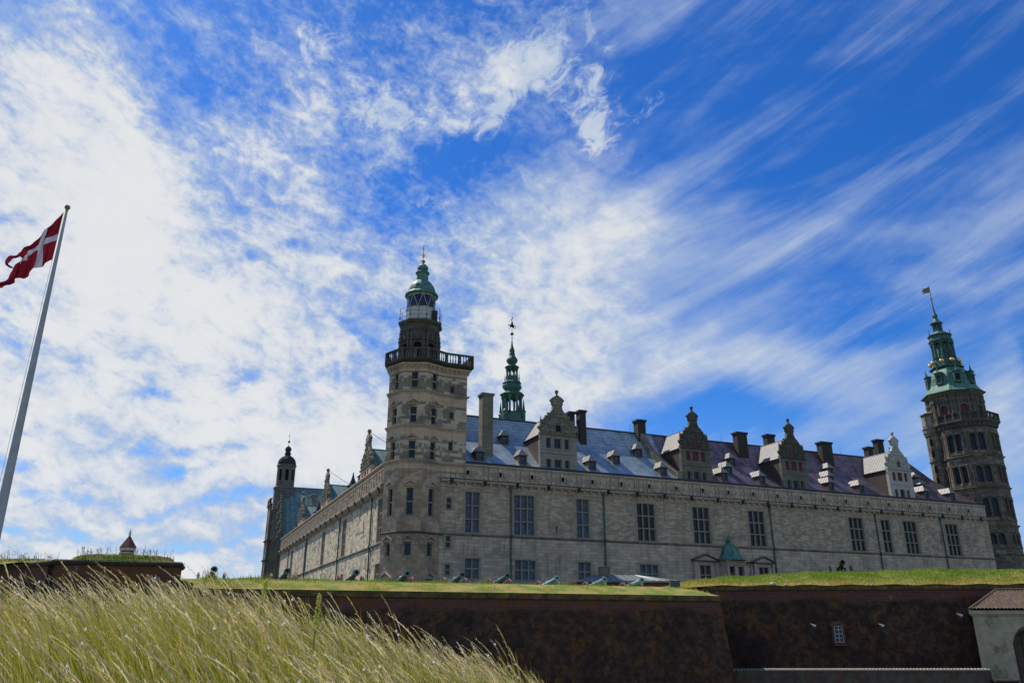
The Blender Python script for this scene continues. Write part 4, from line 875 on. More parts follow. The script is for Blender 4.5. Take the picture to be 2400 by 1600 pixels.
for i, tc in enumerate((14.3, 42.2, 66.2)):
    g = gable_dormer(WW, -2.75, 2.75, 0, 16.9, 18.45, 'mossy_stone', 'tower_pale', False, hs=.86, roofmat='roof_green', rise=2.45, depth=7.2, dark_cheek='trim_stone')
    g.location = (WX + .35, tc, 17.0); g.rotation_euler = (0, 0, -pi / 2)
    mb = MB(); mb.tube((0, .45, 1.55 + 4.5), (0, 3.6, 4.25), .03, None, 4); mb.tube((0, 3.6, 2.5), (0, 3.6, 4.3), .04, None, 4); mb.build('tie_rod', 'iron', g)
def spike_dormer():
    mb = MB(); w = .6; mb.box(-w, w, 0, 1.2, -.4, 1.1); d = mb.build('dormer', 'dormer_wood')
    r = MB(); r.lathe(0, .6, [(1.15, 1.0), (.95, 1.12), (.55, 1.45), (.25, 2.1), (.03, 3.0)], 4, pi / 4); r.build('roof', 'lead_gutter', d); return d
spd = spike_dormer()
for i, (t, zz) in enumerate([(20.4, 17.6), (27.2, 17.4), (48.0, 17.6), (54.3, 17.3), (72.2, 17.2), (77.9, 17.2)]):
    o = spd if i == 0 else copy_tree(spd, WW); o.parent = WW; o.location = (WX + .9, t, zz); o.rotation_euler = (0, 0, -pi / 2)

# ================================================================== NORTH WING with its west gable and turret
NW_ = castle_thing('castle_wing', "dark far wing at the left end with a stepped ornamental gable and green copper roof", 'castle wing')
GX = -6.6; A, B_ = 87.6, 104.6; ym = (A + B_) / 2; ZE = 17.6; ZR = 29.0
mb = MB(); lv = [(2.6, 5.0), (6.2, 8.8), (10.2, 13.2), (14.6, 17.3)]; Lg = B_ - A
hol = []
for c, d in lv:
    for k in range(6): uu = 1.1 + k * 2.7; hol.append((uu, uu + 1.15, c, d))
mb.wall((GX, B_), (GX, A), BASE - 1, ZE + .4, hol, depth=.3); mb.wall((GX, A), (0, A), BASE - 1, ZE + .2); mb.wall((0, B_), (GX, B_), BASE - 1, ZE)
for z in (5.6, 9.5, 13.9, 18.0): mb.ring([(GX, B_), (GX, A), (WX, A)], [(0, z), (.25, z + .12), (.3, z + .25), (0, z + .35)])
for k in range(7):
    yy = A + .5 + k * 2.7 - .1
    for c, d in lv: mb.lathe(GX - .12, min(yy, B_ - .3), [(.2, c - .5), (.22, c), (.16, d), (.26, d + .25)], 6)
mb.build('wall', 'gable_wall_dark', NW_)
for uu, ub, c, d in hol: window(NW_, GX, B_ - uu, c, 1.15, round(d - c, 2), 2, 2, -pi / 2, quoin=False, mull=.1, glass='plain_glass')
# stepped gable
mb = MB(); steps = [(8.5, 18.0), (8.0, 19.8), (7.0, 20.0), (6.6, 22.0), (5.5, 22.3), (5.2, 24.2), (4.0, 24.6), (3.6, 26.6), (2.3, 27.0), (1.9, 29.6), (.9, 29.9), (.7, 31.2)]
for (a, za), (b, zb) in zip(steps, steps[1:]):
    if zb - za > .1:
        for x_, s_ in ((GX, 1), (GX + .7, -1)):
            q = [(x_, ym + a, za), (x_, ym - a, za), (x_, ym - b, zb), (x_, ym + b, zb)]; mb.poly(q if s_ > 0 else q[::-1])
    for sg in (-1, 1):
        q = [(GX, ym + sg * a, za), (GX + .7, ym + sg * a, za), (GX + .7, ym + sg * b, zb), (GX, ym + sg * b, zb)]; mb.poly(q if sg < 0 else q[::-1])
for a, z in ((8.2, 18.6), (6.8, 20.6), (5.4, 22.8), (3.8, 25.1), (2.1, 27.6)):
    for sg in (-1, 1):
        yy = ym + sg * a; mb.lathe(GX + .3, yy, [(.35, z - .8), (.35, z), (.55, z + .15), (.3, z + .4), (.4, z + .9), (.2, z + 1.3), (.25, z + 1.6), (.03, z + 2.3)], 7); mb.ball((GX + .1, yy - sg * .7, z - .2), .5, 7)
        mb.ball((GX - .1, yy - sg * 1.2, z - 1.0), .4, 7)
for z, w in ((19.9, 7.6), (22.1, 6), (24.4, 4.6), (26.8, 3), (29.7, 1.6)): mb.ring([(GX, ym + w), (GX, ym - w)], [(0, z - .15), (.25, z), (.3, z + .15), (0, z + .25)])
for z, w in ((18.6, 6.5), (20.6, 5.2), (22.9, 3.9), (25.2, 2.5), (27.6, 1.2)):
    k = -w
    while k <= w: mb.lathe(GX - .15, ym + k, [(.18, z - .4), (.2, z), (.14, z + 1.1), (.24, z + 1.3)], 6); k += 1.3
mb.build('gable', 'gable_wall_dark', NW_)
mb = MB()
for z, n_ in ((18.7, 4), (20.8, 3), (23.0, 2), (25.3, 1)):
    for k in range(n_): yy = ym + (k - (n_ - 1) / 2) * 2.6; mb.box(GX - .04, GX + .2, yy - .38, yy + .38, z, z + 1.15)
mb.build('gable_window', 'black', NW_)
mb = MB()
mb.poly([(GX + .7, A - .2, ZE), (84, A - .2, ZE), (84, ym, ZR), (GX + .7, ym, ZR)], [(0, 0), (91, 0), (91, 14), (0, 14)]); mb.poly([(84, B_ + .2, ZE), (GX + .7, B_ + .2, ZE), (GX + .7, ym, ZR), (84, ym, ZR)], [(0, 0), (91, 0), (91, 14), (0, 14)])
mb.build('roof', 'roof_green', NW_); MB().tube((GX + .5, ym, ZR + .03), (84, ym, ZR + .03), .12).build('ridge_roll', 'lead_gutter', NW_)
mb = MB(); mb.box(-.3, .9, 91.0, 92.2, 21, 27.0); mb.ring([(-.3, 91), (.9, 91), (.9, 92.2), (-.3, 92.2)], [(0, 26.6), (.12, 26.7), (.12, 27), (0, 27.05)], closed=True); mb.build('chimney', 'chimney_stone', NW_)
o = copy_tree(sd, NW_, (2.6, 90.5, 21.2)); o.scale = (1.3, 1.3, 1.4)
TC = (-5.5, ym); mb = MB(); r = 2.0
mb.lathe(*TC, [(2.3, 24), (2.3, 28.3), (2.45, 28.5), (2.45, 28.8), (2.0, 29.0)], 8, pi / 8)
O = [(TC[0] + r * cos(pi / 4 * k + pi / 8), TC[1] + r * sin(pi / 4 * k + pi / 8)) for k in range(8)]
for i in range(8): a, b = O[i], O[(i + 1) % 8]; L_ = math.dist(a, b); mb.wall(a, b, 29.0, 33.6, [(L_ / 2 - .36, L_ / 2 + .36, 30.2, 32.6)], depth=.3, arch=True)
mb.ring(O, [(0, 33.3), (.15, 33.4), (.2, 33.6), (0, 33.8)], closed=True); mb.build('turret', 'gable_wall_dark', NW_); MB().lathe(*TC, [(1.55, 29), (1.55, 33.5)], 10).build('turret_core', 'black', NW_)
mb = MB(); mb.lathe(*TC, [(2.0, 33.8), (1.95, 34.3), (1.75, 34.9), (1.35, 35.4), (.9, 35.7), (.62, 35.9), (.60, 36.2), (.78, 36.3), (.58, 36.45), (.55, 37.0), (.72, 37.15), (.70, 37.4), (.5, 37.75), (.2, 38.0), (.05, 38.1)], 16); mb.build('turret_cap', 'weather_black', NW_, smooth=True)
mb = MB(); mb.tube((*TC, 38), (*TC, 41.6), .05, .015, 6); mb.ball((*TC, 39.0), .26, 8); mb.tube((TC[0] - .4, TC[1], 40.3), (TC[0] + .4, TC[1], 40.3), .03, None, 4); mb.build('finial', 'iron', NW_)
# corner tower with flat balustrade behind the gable
mb = MB(); c4 = [(-7.5, 101.5), (-5, 101.5), (-5, 106.5), (-7.5, 106.5)]
mb.wall((-7.5, 106.5), (-7.5, 101.5), BASE - 1, 26, [(1.8, 3.0, c, c + 2) for c in (3, 7, 11.2, 15.5, 20)], depth=.3); mb.wall((-7.5, 101.5), (-5, 101.5), BASE - 1, 26); mb.wall((-5, 106.5), (-7.5, 106.5), BASE, 26)
for z in (5.6, 9.5, 13.9, 18.0, 25.6): mb.ring([(-7.5, 106.5), (-7.5, 101.5), (-5, 101.5)], [(0, z), (.25, z + .12), (.3, z + .25), (0, z + .35)])
mb.poly([(*p, 26) for p in c4]); mb.build('corner_tower', 'gable_wall_dark', NW_)
for c in (3, 7, 11.2, 15.5, 20): window(NW_, -7.5, 104.7, c, 1.2, 2, 2, 2, -pi / 2, quoin=False, mull=.1, glass='plain_glass')
balustrade(NW_, [(-7.5, 106.5), (-7.5, 101.5), (-5, 101.5)], 26, 27.3, .05, 'gable_wall_dark', .4)

# ================================================================== SPIRE over the inner courtyard
SPT = castle_thing('spire_tower', "slender green copper spire with open lanterns rising behind the main roof", 'spire')
c = (18.3, 25.0); mb = MB(); mb.box(c[0] - 2.2, c[0] + 2.2, 22.8, 27.2, BASE, 28.6); mb.build('shaft', 'mossy_stone', SPT)
mb = MB()
def open_lantern(mb, c, r, z0, z1, n=8, pr=.13):
    for k in range(n):
        a = pi / 4 * k + .15; x, y = c[0] + r * cos(a), c[1] + r * sin(a); mb.lathe(x, y, [(pr * 1.5, z0), (pr, z0 + .3), (pr, z1 - .5), (pr * 1.8, z1 - .3), (pr * 1.8, z1)], 6)
        a2 = a + pi / 4; x2, y2 = c[0] + r * cos(a2), c[1] + r * sin(a2)
        for q in range(6):
            t0, t1 = q / 6, (q + 1) / 6; arcz = lambda t: z1 - .75 + .6 * math.sqrt(max(0, 1 - (2 * t - 1) ** 2))
            P = lambda t, z: (x + (x2 - x) * t, y + (y2 - y) * t, z)
            for sg in (1, -1):
                qd = [P(t0, arcz(t0)), P(t1, arcz(t1)), P(t1, z1), P(t0, z1)]; mb.poly(qd if sg > 0 else qd[::-1])
lowr = 1.62
mb.lathe(*c, [(2.3, 28.4), (1.9, 29.2), (1.75, 29.6), (1.8, 30.2), (1.62, 30.3), (1.6, 30.6), (.3, 30.62)], 8, .15 + pi / 8)
open_lantern(mb, c, 1.42, 30.6, 33.2, pr=.17)
mb.lathe(*c, [(1.45, 33.1), (1.82, 33.3), (1.95, 33.45), (1.5, 33.75), (1.05, 33.95), (1.1, 34.1), (1.45, 34.5), (1.5, 34.9), (1.3, 35.2), (1.52, 35.3), (1.1, 35.6), (.95, 35.7), (1.0, 36.3), (.8, 36.4), (.2, 36.42)], 8, .15 + pi / 8)
open_lantern(mb, c, .82, 36.4, 37.75, pr=.10)
mb.lathe(*c, [(.85, 37.65), (1.1, 37.8), (1.12, 37.9), (.75, 38.15), (.50, 38.3), (.62, 38.5), (.88, 38.85), (.86, 39.15), (.62, 39.55), (.46, 39.8), (.42, 40.0), (.5, 40.05), (.40, 40.2), (.43, 40.5), (.36, 40.9), (.20, 41.2), (.24, 41.3), (.16, 41.4), (.08, 42.2), (.05, 42.4)], 12, 0)
mb.build('copper_spire', 'copper_dark', SPT)
mb = MB()
for k in range(4):
    a = pi / 4 + k * pi / 2 - CR * .3; x, y = c[0] + 2.0 * cos(a), c[1] + 2.0 * sin(a); mb.lathe(x, y, [(.3, 29.2), (.3, 30.5), (.42, 30.6), (.24, 30.8), (.15, 31.6), (.02, 32.6)], 6)
    x, y = c[0] + 1.25 * cos(a), c[1] + 1.25 * sin(a); mb.lathe(x, y, [(.10, 35.3), (.08, 36), (.01, 37.0)], 5)
mb.build('pinnacle', 'copper_dark', SPT)
mb = MB(); mb.tube((*c, 42.2), (*c, 46.4), .05, .02, 6); mb.ball((*c, 43.4), .27, 8, .9); mb.ball((*c, 42.7), .10, 6)
for dx_, dz_, r_ in ((0, 44.9, .28), (-.18, 44.7, .2), (.2, 44.65, .2), (0, 45.3, .16)): mb.ball((c[0] + dx_, c[1], dz_), r_, 7)
for pts in (((-.2, 44.8), (-.55, 44.95), (-.62, 44.6)), ((.2, 44.75), (.5, 44.9), (.6, 44.4)), ((-.2, 44.6), (-.42, 44.3), (-.36, 44.1)), ((.15, 44.6), (.32, 44.3), (.5, 44.2)), ((0, 45.9), (.16, 46.1), (0, 46.25)), ((0, 45.7), (-.16, 45.85), (-.1, 45.7))):
    for p, q in zip(pts, pts[1:]): mb.tube((c[0] + p[0], c[1], p[1]), (c[0] + q[0], c[1], q[1]), .06, .04, 5)
mb.build('weather_vane', 'iron', SPT)

# ================================================================== ROUND-TOPPED TOWER on the right
RTc = (71.77, 121.84); va = math.atan2(RTc[1], RTc[0])        # built in its own frame: -y looks at the town side, x across
RT = tag(empty('corner_tower', (RTc[0], RTc[1], 0), va - pi / 2), "massive dark octagonal tower at the right end, with pale green copper roof and gilt balls", 'tower')
def oct_r(r, ph=-.05, n=8, cx=0, cy=0): return [(cx + r * cos(-pi / 2 + ph + 2 * pi * k / n), cy + r * sin(-pi / 2 + ph + 2 * pi * k / n)) for k in range(n)]
O8 = oct_r(4.25); bands = [10.2, 14.3, 19.9, 24.7]
mb = MB(); wins = {(BASE - 1, 10.2): [], (10.2, 14.3): [(11.6, 13.1)], (14.3, 19.9): [(15.6, 18.3)], (19.9, 24.7): [(20.7, 23.2)], (24.7, 30.2): [(25.6, 28.2)]}
WL = []
for (z0, z1), ws in wins.items():
    for i in range(8):
        a, b = O8[i], O8[(i + 1) % 8]; L_ = math.dist(a, b); hs_ = []
        for c_, d_ in ws:
            for uu in (.55, 1.75): hs_.append((uu, uu + .85, c_, d_)); WL.append((a, b, uu, c_, d_))
        mb.wall(a, b, z0, z1, hs_, depth=.4, arch=True, u0=i * 3.3)
        dx, dy = (b[0] - a[0]) / L_, (b[1] - a[1]) / L_
        if ws:
            c_, d_ = ws[0]
            for uu in (.4, 1.575, 2.75): x, y = a[0] + dx * uu + dy * .06, a[1] + dy * uu - dx * .06; mb.lathe(x, y, [(.15, c_ - .4), (.12, c_ + .1), (.12, d_ - .4), (.2, d_ - .2), (.2, d_)], 6)
            q = [(a[0] + dx * p + dy * o_, a[1] + dy * p - dx * o_) for p, o_ in ((.25, 0), (.25, .18), (2.95, .18), (2.95, 0))]; mb.prism(q[::-1], c_ - .55, c_ - .38); mb.prism(q[::-1], d_ + .12, d_ + .3)
for z in bands: mb.ring(O8, [(0, z - .3), (.08, z - .2), (.12, z - .1), (.28, z), (.28, z + .12), (0, z + .2)], closed=True)
mb.build('wall', 'keep_stone', RT)
gp = MB()
for a, b, uu, c_, d_ in WL:
    L_ = math.dist(a, b); dx, dy = (b[0] - a[0]) / L_, (b[1] - a[1]) / L_; P = lambda u_, z_: (a[0] + dx * u_ - dy * .3, a[1] + dy * u_ + dx * .3, z_)
    g = MB(); g.poly([P(uu, c_), P(uu + .85, c_), P(uu + .85, d_), P(uu, d_)], [(0, 0), (.85, 0), (.85, d_ - c_), (0, d_ - c_)]); g.build('window', 'leaded_glass', RT, at=(a[0], a[1], c_))
# gallery and upper storey
mb = MB(); mb.ring(O8, [(0, 29.3), (.1, 29.5), (.3, 29.7), (.5, 29.95), (.62, 30.05), (.62, 30.25), (-.5, 30.3)], closed=True); mb.poly([(*p, 30.28) for p in O8])
for i in range(8):
    a, b = O8[i], O8[(i + 1) % 8]
    for k in range(5): f = (k + .5) / 5; mb.ball((a[0] + (b[0] - a[0]) * f + .0, a[1] + (b[1] - a[1]) * f, 29.6), .42, 6)
mb.build('gallery_floor', 'dark_stone', RT)
balustrade(RT, O8, 30.25, 31.5, .42, 'dark_stone', .34, closed=True)
UC = (-.8, 0); U8 = oct_r(3.95, cx=UC[0]); mb = MB()
for i in range(8):
    a, b = U8[i], U8[(i + 1) % 8]; L_ = math.dist(a, b); hs_ = [(L_ / 2 - .5, L_ / 2 + .5, 30.9, 33.0)]; mb.wall(a, b, 30.2, 34.8, hs_, depth=.3, arch=True)
    dx, dy = (b[0] - a[0]) / L_, (b[1] - a[1]) / L_
    for uu in (.12, .75, L_ - .75, L_ - .12): mb.lathe(a[0] + dx * uu + dy * .1, a[1] + dy * uu - dx * .1, [(.2, 30.2), (.15, 30.6), (.15, 33.4), (.24, 33.6), (.24, 33.8), (.15, 34.0), (.2, 34.6)], 6)
    for sg in (-1, 1):
        Pp = lambda u_, z_, o_: (a[0] + dx * (L_ / 2 + u_) + dy * o_, a[1] + dy * (L_ / 2 + u_) - dx * o_, z_); q = [Pp(sg * .9, 33.2, 0), Pp(0, 33.75, 0), Pp(0, 33.75, .2), Pp(sg * .9, 33.2, .2), Pp(sg * .9, 33.35, 0), Pp(0, 33.9, 0), Pp(0, 33.9, .2), Pp(sg * .9, 33.35, .2)]; mb.hexa(q)
    for k in range(5): f = (k + .5) / 5; x, y = a[0] + (b[0] - a[0]) * f, a[1] + (b[1] - a[1]) * f; mb.lathe(x + dy * .1, y - dx * .1, [(.12, 34.5), (.2, 34.9)], 4)
mb.ring(U8, [(0, 34.1), (.12, 34.2), (.12, 34.35), (0, 34.4)], closed=True); mb.ring(U8, [(0, 34.6), (.15, 34.75), (.35, 34.9), (.42, 35.05), (.42, 35.15)], closed=True); mb.build('upper_storey', 'keep_stone', RT)
for i in range(8):
    a, b = U8[i], U8[(i + 1) % 8]; L_ = math.dist(a, b); dx, dy = (b[0] - a[0]) / L_, (b[1] - a[1]) / L_; s_ = MB(); P = lambda u_, z_: (a[0] + dx * u_ - dy * .2, a[1] + dy * u_ + dx * .2, z_); s_.poly([P(L_ / 2 - .5, 30.9), P(L_ / 2 + .5, 30.9), P(L_ / 2 + .5, 33), P(L_ / 2 - .5, 33)]); s_.build('shutter', 'red_shutter', RT, at=(a[0], a[1], 31))
ph = -pi / 2 - .05; mb = MB()
mb.lathe(UC[0] - .05, 0, [(4.75, 35.15), (4.35, 35.5), (3.9, 36.0), (3.55, 36.6), (3.4, 37.2), (3.3, 37.8), (3.1, 38.4), (2.75, 39.0), (2.35, 39.5), (2.1, 39.8)], 8, ph)
mb.build('copper_roof', 'copper', RT)
mb = MB(); C2 = (UC[0] - .15, 0)
mb.lathe(*C2, [(2.55, 39.7), (2.6, 39.9), (2.3, 40.0), (1.9, 40.05), (1.75, 41.3), (1.9, 41.45), (1.55, 41.6)], 8, ph)
for k in range(8):
    a = ph + pi / 4 * k; x, y = C2[0] + 1.5 * cos(a), C2[1] + 1.5 * sin(a); mb.lathe(x, y, [(.3, 41.5), (.22, 41.8), (.2, 43.8), (.3, 44.1), (.3, 44.3)], 6)
    if k % 2: mb.lathe(C2[0] + 1.95 * cos(a), C2[1] + 1.95 * sin(a), [(.16, 41.5), (.12, 42.2), (.01, 43.3)], 5)
mb.lathe(*C2, [(1.2, 41.5), (1.1, 44.2)], 8, ph + pi / 8)
mb.lathe(C2[0] - .08, 0, [(1.55, 44.1), (1.75, 44.4), (1.9, 44.6), (1.7, 44.75), (1.65, 45.3), (1.9, 45.55), (1.35, 45.8), (.95, 46.2), (.8, 46.3)], 8, ph)
for k in range(4): a = ph + pi / 2 * k + pi / 8; mb.lathe(C2[0] + 1.6 * cos(a), C2[1] + 1.6 * sin(a), [(.14, 45.4), (.08, 46.0), (.01, 46.9)], 5)
C3 = (C2[0] - .15, 0)
mb.lathe(*C3, [(.45, 46.2), (.42, 47.6)], 8, ph)
for k in range(8): a = ph + pi / 4 * k; mb.lathe(C3[0] + .62 * cos(a), C3[1] + .62 * sin(a), [(.12, 46.2), (.1, 47.6)], 5)
mb.lathe(C3[0] - .03, 0, [(.7, 47.5), (.95, 47.7), (1.0, 47.8), (.6, 48.15), (.45, 48.5), (.30, 48.7), (.42, 49.0), (.40, 49.3), (.22, 49.7), (.13, 50.3), (.05, 52.2), (.04, 54.6)], 8, ph)
mb.build('copper_lantern', 'copper_dark', RT)
for k in range(3):
    pass
mb = MB()
dm = []
for k in range(8):
    a = ph + pi / 4 * (k + .5); rr = 3.15; x, y = UC[0] + rr * cos(a), rr * sin(a); ta = (-sin(a), cos(a))
    q = [(x + ta[0] * s1 * .5 + cos(a) * d1, y + ta[1] * s1 * .5 + sin(a) * d1) for s1, d1 in ((-1, -.7), (1, -.7), (1, .45), (-1, .45))]
    d_ = MB(); d_.prism(q, 36.6, 38.4); d_.prism([(x + ta[0] * s1 * .62 + cos(a) * d1, y + ta[1] * s1 * .62 + sin(a) * d1) for s1, d1 in ((-1, -.7), (1, -.7), (1, .6), (-1, .6))], 38.4, 38.55)
    d_.lathe(x + cos(a) * .3, y + sin(a) * .3, [(.3, 38.55), (.15, 38.9), (.05, 39.5), (.005, 39.9)], 5)
    o = d_.build('roof_dormer', 'copper_dark', RT, at=(x, y, 36.6))
    e = MB(); e.prism([(x + ta[0] * s1 * .3 + cos(a) * d1, y + ta[1] * s1 * .3 + sin(a) * d1) for s1, d1 in ((-1, .3), (1, .3), (1, .47), (-1, .47))], 36.95, 38.0); ob_ = e.build('opening', 'black', o, at=(x, y, 36.6)); ob_.location = (0, 0, 0)
bl = MB().ball((0, 0, 0), .37, 10).build('gilt_ball', 'gold', RT, smooth=True)
for k in range(9):
    a = ph + 2 * pi * (k + .5) / 9 + .2; o = bl if k == 0 else copy_tree(bl, RT); o.location = (C2[0] + 2.2 * cos(a), C2[1] + 2.2 * sin(a), 40.75)
o = copy_tree(bl, RT, (C3[0] - .05, 0, 52.4)); o.scale = (.7, .7, .7)
mb = MB(); vx = C3[0] - .05; vp = [(0, 53.5), (-1.15, 53.45), (-.95, 53.75), (-1.35, 53.95), (-.9, 54.1), (-1.1, 54.3), (-.6, 54.35), (0, 54.5)]
for y_, s_ in ((-.03, 1), (.03, -1)):
    q = [(vx + a, y_, b) for a, b in vp]; mb.poly(q if s_ < 0 else q[::-1])
for p, q in zip(vp, vp[1:] + vp[:1]): mb.poly([(vx + p[0], -.03, p[1]), (vx + q[0], -.03, q[1]), (vx + q[0], .03, q[1]), (vx + p[0], .03, p[1])])
mb.ball((vx, 0, 54.65), .07, 6); mb.tube((vx - .7, 0, 54.4), (vx - .5, 0, 54.7), .03, .01, 4); mb.build('weather_vane', 'dull_gilt', RT)
# stair turret clinging to the left side
s5 = (-4.5, -.6); mb = MB(); mb.lathe(*s5, [(1.25, BASE), (1.25, 29.0), (1.5, 29.3), (1.5, 29.9), (1.6, 30.0), (1.6, 30.1), (1.4, 30.15), (1.4, 32.2), (1.6, 32.35), (1.6, 32.45), (1.0, 32.7), (.1, 33.0)], 8, .2)
for z in (20, 24.7, 28.9): mb.ring([(s5[0] + 1.25 * cos(.2 + pi / 4 * k), s5[1] + 1.25 * sin(.2 + pi / 4 * k)) for k in range(8)], [(0, z - .15), (.15, z), (.15, z + .12), (0, z + .2)], closed=True)
mb.build('stair_turret', 'keep_stone', RT)
for z in (21.2, 23.0, 25.4, 27.3): MB().box(s5[0] - .75, s5[0] - .35, s5[1] - 1.22, s5[1] - .9, z, z + 1.0).build('arrow_slit', 'black', RT)
for k in range(8):
    a = .2 + pi / 4 * (k + .5); x, y = s5[0] + 1.31 * cos(a), s5[1] + 1.31 * sin(a); ta = (-sin(a), cos(a))
    if sin(a) < .3: e = MB(); e.prism([(x + ta[0] * s1 + cos(a) * d1, y + ta[1] * s1 + sin(a) * d1) for s1, d1 in ((-.3, -.05), (.3, -.05), (.3, .02), (-.3, .02))], 30.5, 31.9); e.build('window_panel', 'quoin_stone', RT)
#@@SETTING
# ================================================================== RAMPARTS
e_b = (.945, .327)                       # along the bastion front
LP = (-24.2, 40.55); CP = (13.47, 53.58); FP = (14.2, 61.25); KP = (70.0, 55.6)
def offset_pt(p, d, n): return (p[0] + n[0] * d, p[1] + n[1] * d)
def rampart(name, path, ztop, label, depth=7.6, wallmat='rampart_brick', cat='wall', cop='coping_stone'):
    root = tag(empty(name, (0, 0, ztop)), label, cat)
    mb = MB(); mb.ring(path, [(.10 * depth, -depth), (0.0, -.34)]); mb.build('brick_face', wallmat, root)
    mb = MB(); rn = random.Random(5)
    mb.ring(path, [(0, -.34), (.06, -.34), (.10, -.30), (.10, -.02), (-.6, .0)]); mb.build('coping', cop, root)
    return root
BP = [(-90, 92), (-36, 53.4), (-25.6, 46.4), (-22.6, 43.9), (-17.4, 42.95), CP, FP]
bw = rampart('bastion_wall', BP, 2.0, "battered dark brick bastion wall with a grassy parapet, standing behind the tall grass")
cw = rampart('curtain_wall', [FP, (30.9, 59.5), KP], 3.0, "tall dark curtain wall with a small window, recessed at the right behind the bastion corner", depth=8.6)
# stone quoins along the bastion edge
# turf slopes above the copings
NPR = np.random.RandomState(11)
def turf_strip(name, path, z0, prof):
    mb = MB(); mb.ring(path, [(-o, z0 + z) for o, z in prof]); o = mb.build(name, 'turf'); tag(o, kind='structure'); return o
BPR = [(-.04, .01), (.25, .08), (1.2, .34), (2.4, .58), (3.1, .67), (3.9, .55), (5.2, .20), (7.5, .10)]
turf_strip('grass_slope', BP[:-1] + [(14.3, 68)], 2.0, BPR)
# the right rampart is higher towards the right
def lerp(a, b, t): return a + (b - a) * t
cx_pts = [(8.5, .05), (12.5, .35), (15.0, .58), (17.3, .74), (20.6, .96), (23, 1.10), (26, 1.06), (29, 1.20), (34, 1.20), (50, 1.22), (70, 1.22)]
def curt_y(x): return 61.25 - (x - 14.2) * .105 if x < 30.9 else 59.5 - (x - 30.9) * .0997
def crest_h(x):
    for (a, ha), (b, hb) in zip(cx_pts, cx_pts[1:]):
        if x <= b: return ha + (hb - ha) * max(0, (x - a) / (b - a))
    return 1.4
mb = MB(); xs = np.arange(8.5, 70, .5); CPR = [(-.04, 0.02), (.35, .10), (1.4, .5), (2.6, .88), (3.5, 1.0), (4.6, .95), (7, .7), (10, .2)]
rows = []
for x in xs:
    h = crest_h(x); rows.append([(x, curt_y(x) + o + (.0 if x > 14.3 else 0), 3.0 + (q * h if o < 5 else q * h - .3) - (0 if x > 14.2 else (14.2 - x) * .12) + .04 * math.sin(x * 2.1 + o)) for o, q in CPR])
for ra_, rb_ in zip(rows, rows[1:]):
    for k in range(len(CPR) - 1): mb.poly([ra_[k], rb_[k], rb_[k + 1], ra_[k + 1]])
tag(mb.build('grass_slope', 'turf'), kind='structure')
mb = MB(); mb.poly([(-400, 380, 2.08), (-95, 97, 2.08), (-25.5, 47, 2.08), (12, 59, 2.08), (13, 66, 2.08), (70, 63, 2.08), (400, 60, 2.08), (400, 600, 2.08), (-400, 600, 2.08)]); tag(mb.build('terreplein', 'wall_turf'), kind='structure')
# earth body so that nothing is hollow from the side
mb = MB(); mb.poly([(-1500, -800, -5.5), (1500, -800, -5.5), (1500, 1500, -5.5), (-1500, 1500, -5.5)]); tag(mb.build('moat_ground', 'wall_turf'), kind='structure')

# ------------------------------------------------------------------ guard merlons with turf on top, left
def merlon(name, poly, ztop, label, h=8.7, flat=False):
    root = tag(empty(name, (0, 0, ztop)), label, 'wall', 'brick merlons on the left of the bastion'); mb = MB()
    mb.ring(poly, [(0, -h), (0, -.22)], closed=True); mb.build('brick_face', 'rampart_brick', root)
    mb = MB(); mb.ring(poly, [(0, -.22), (.03, -.24), (.10, -.20), (.16, -.12), (.16, -.04), (.08, .02), (-.4, .03)], closed=True); mb.poly([(*p, .02) for p in poly]); mb.build('coping', 'coping_dark', root)
    cxm = sum(p[0] for p in poly) / len(poly); cym = sum(p[1] for p in poly) / len(poly)
    return root
A1 = (-22.95, 41.0); B1 = (-17.45, 42.85); nn = (-.327, .945)
merlon('merlon', [A1, B1, offset_pt(B1, 2.6, nn), offset_pt(A1, 2.6, nn)], 3.28, "low brick block with rounded coping and long turf cap, in front of the red-roofed turret")
A2 = (-23.9, 42.1); B2 = (-25.3, 45.9)
merlon('merlon', [A2, B2, (-38.0, 56.4), (-37.6, 52.0)], 3.3, "leftmost brick block with sloping dark coping and weeds on top")
def turf_cap(name, poly_c, size, rz, z, h):
    mb = MB(); nx_, ny_ = 26, 8; g = []
    for i in range(nx_ + 1):
        row = []
        for j in range(ny_ + 1):
            u, v = i / nx_ * 2 - 1, j / ny_ * 2 - 1
            hh = h * max(0, 1 - abs(u) ** 5) ** .6 * max(0, 1 - abs(v) ** 4) ** .6 * (1 + .16 * math.sin(u * 9 + v * 4))
            x, y = u * size[0], v * size[1]; row.append((poly_c[0] + cos(rz) * x - sin(rz) * y, poly_c[1] + sin(rz) * x + cos(rz) * y, z + hh))
        g.append(row)
    for i in range(nx_):
        for j in range(ny_): mb.poly([g[i][j], g[i + 1][j], g[i + 1][j + 1], g[i][j + 1]])
    o = mb.build(name, 'turf', smooth=True); tag(o, kind='structure'); return o
rzb = math.atan2(.327, .945)
turf_cap('turf_cap', (-20.35, 42.95), (2.42, 1.1), rzb, 3.3, .32)
turf_cap('turf_cap', (-31.4, 48.9), (8.2, 1.6), math.atan2(10.1, -13.7) + pi, 3.3, .36)
# lower shoulder right of the merlon
mb = MB(); mb.prism([(-17.5, 42.86), (-16.85, 43.08), (-17.1, 44.2), (-17.8, 44.0)], -.5, .05); o = mb.build('wall_shoulder', 'coping_dark', bw); o.location = (0, 0, .25)
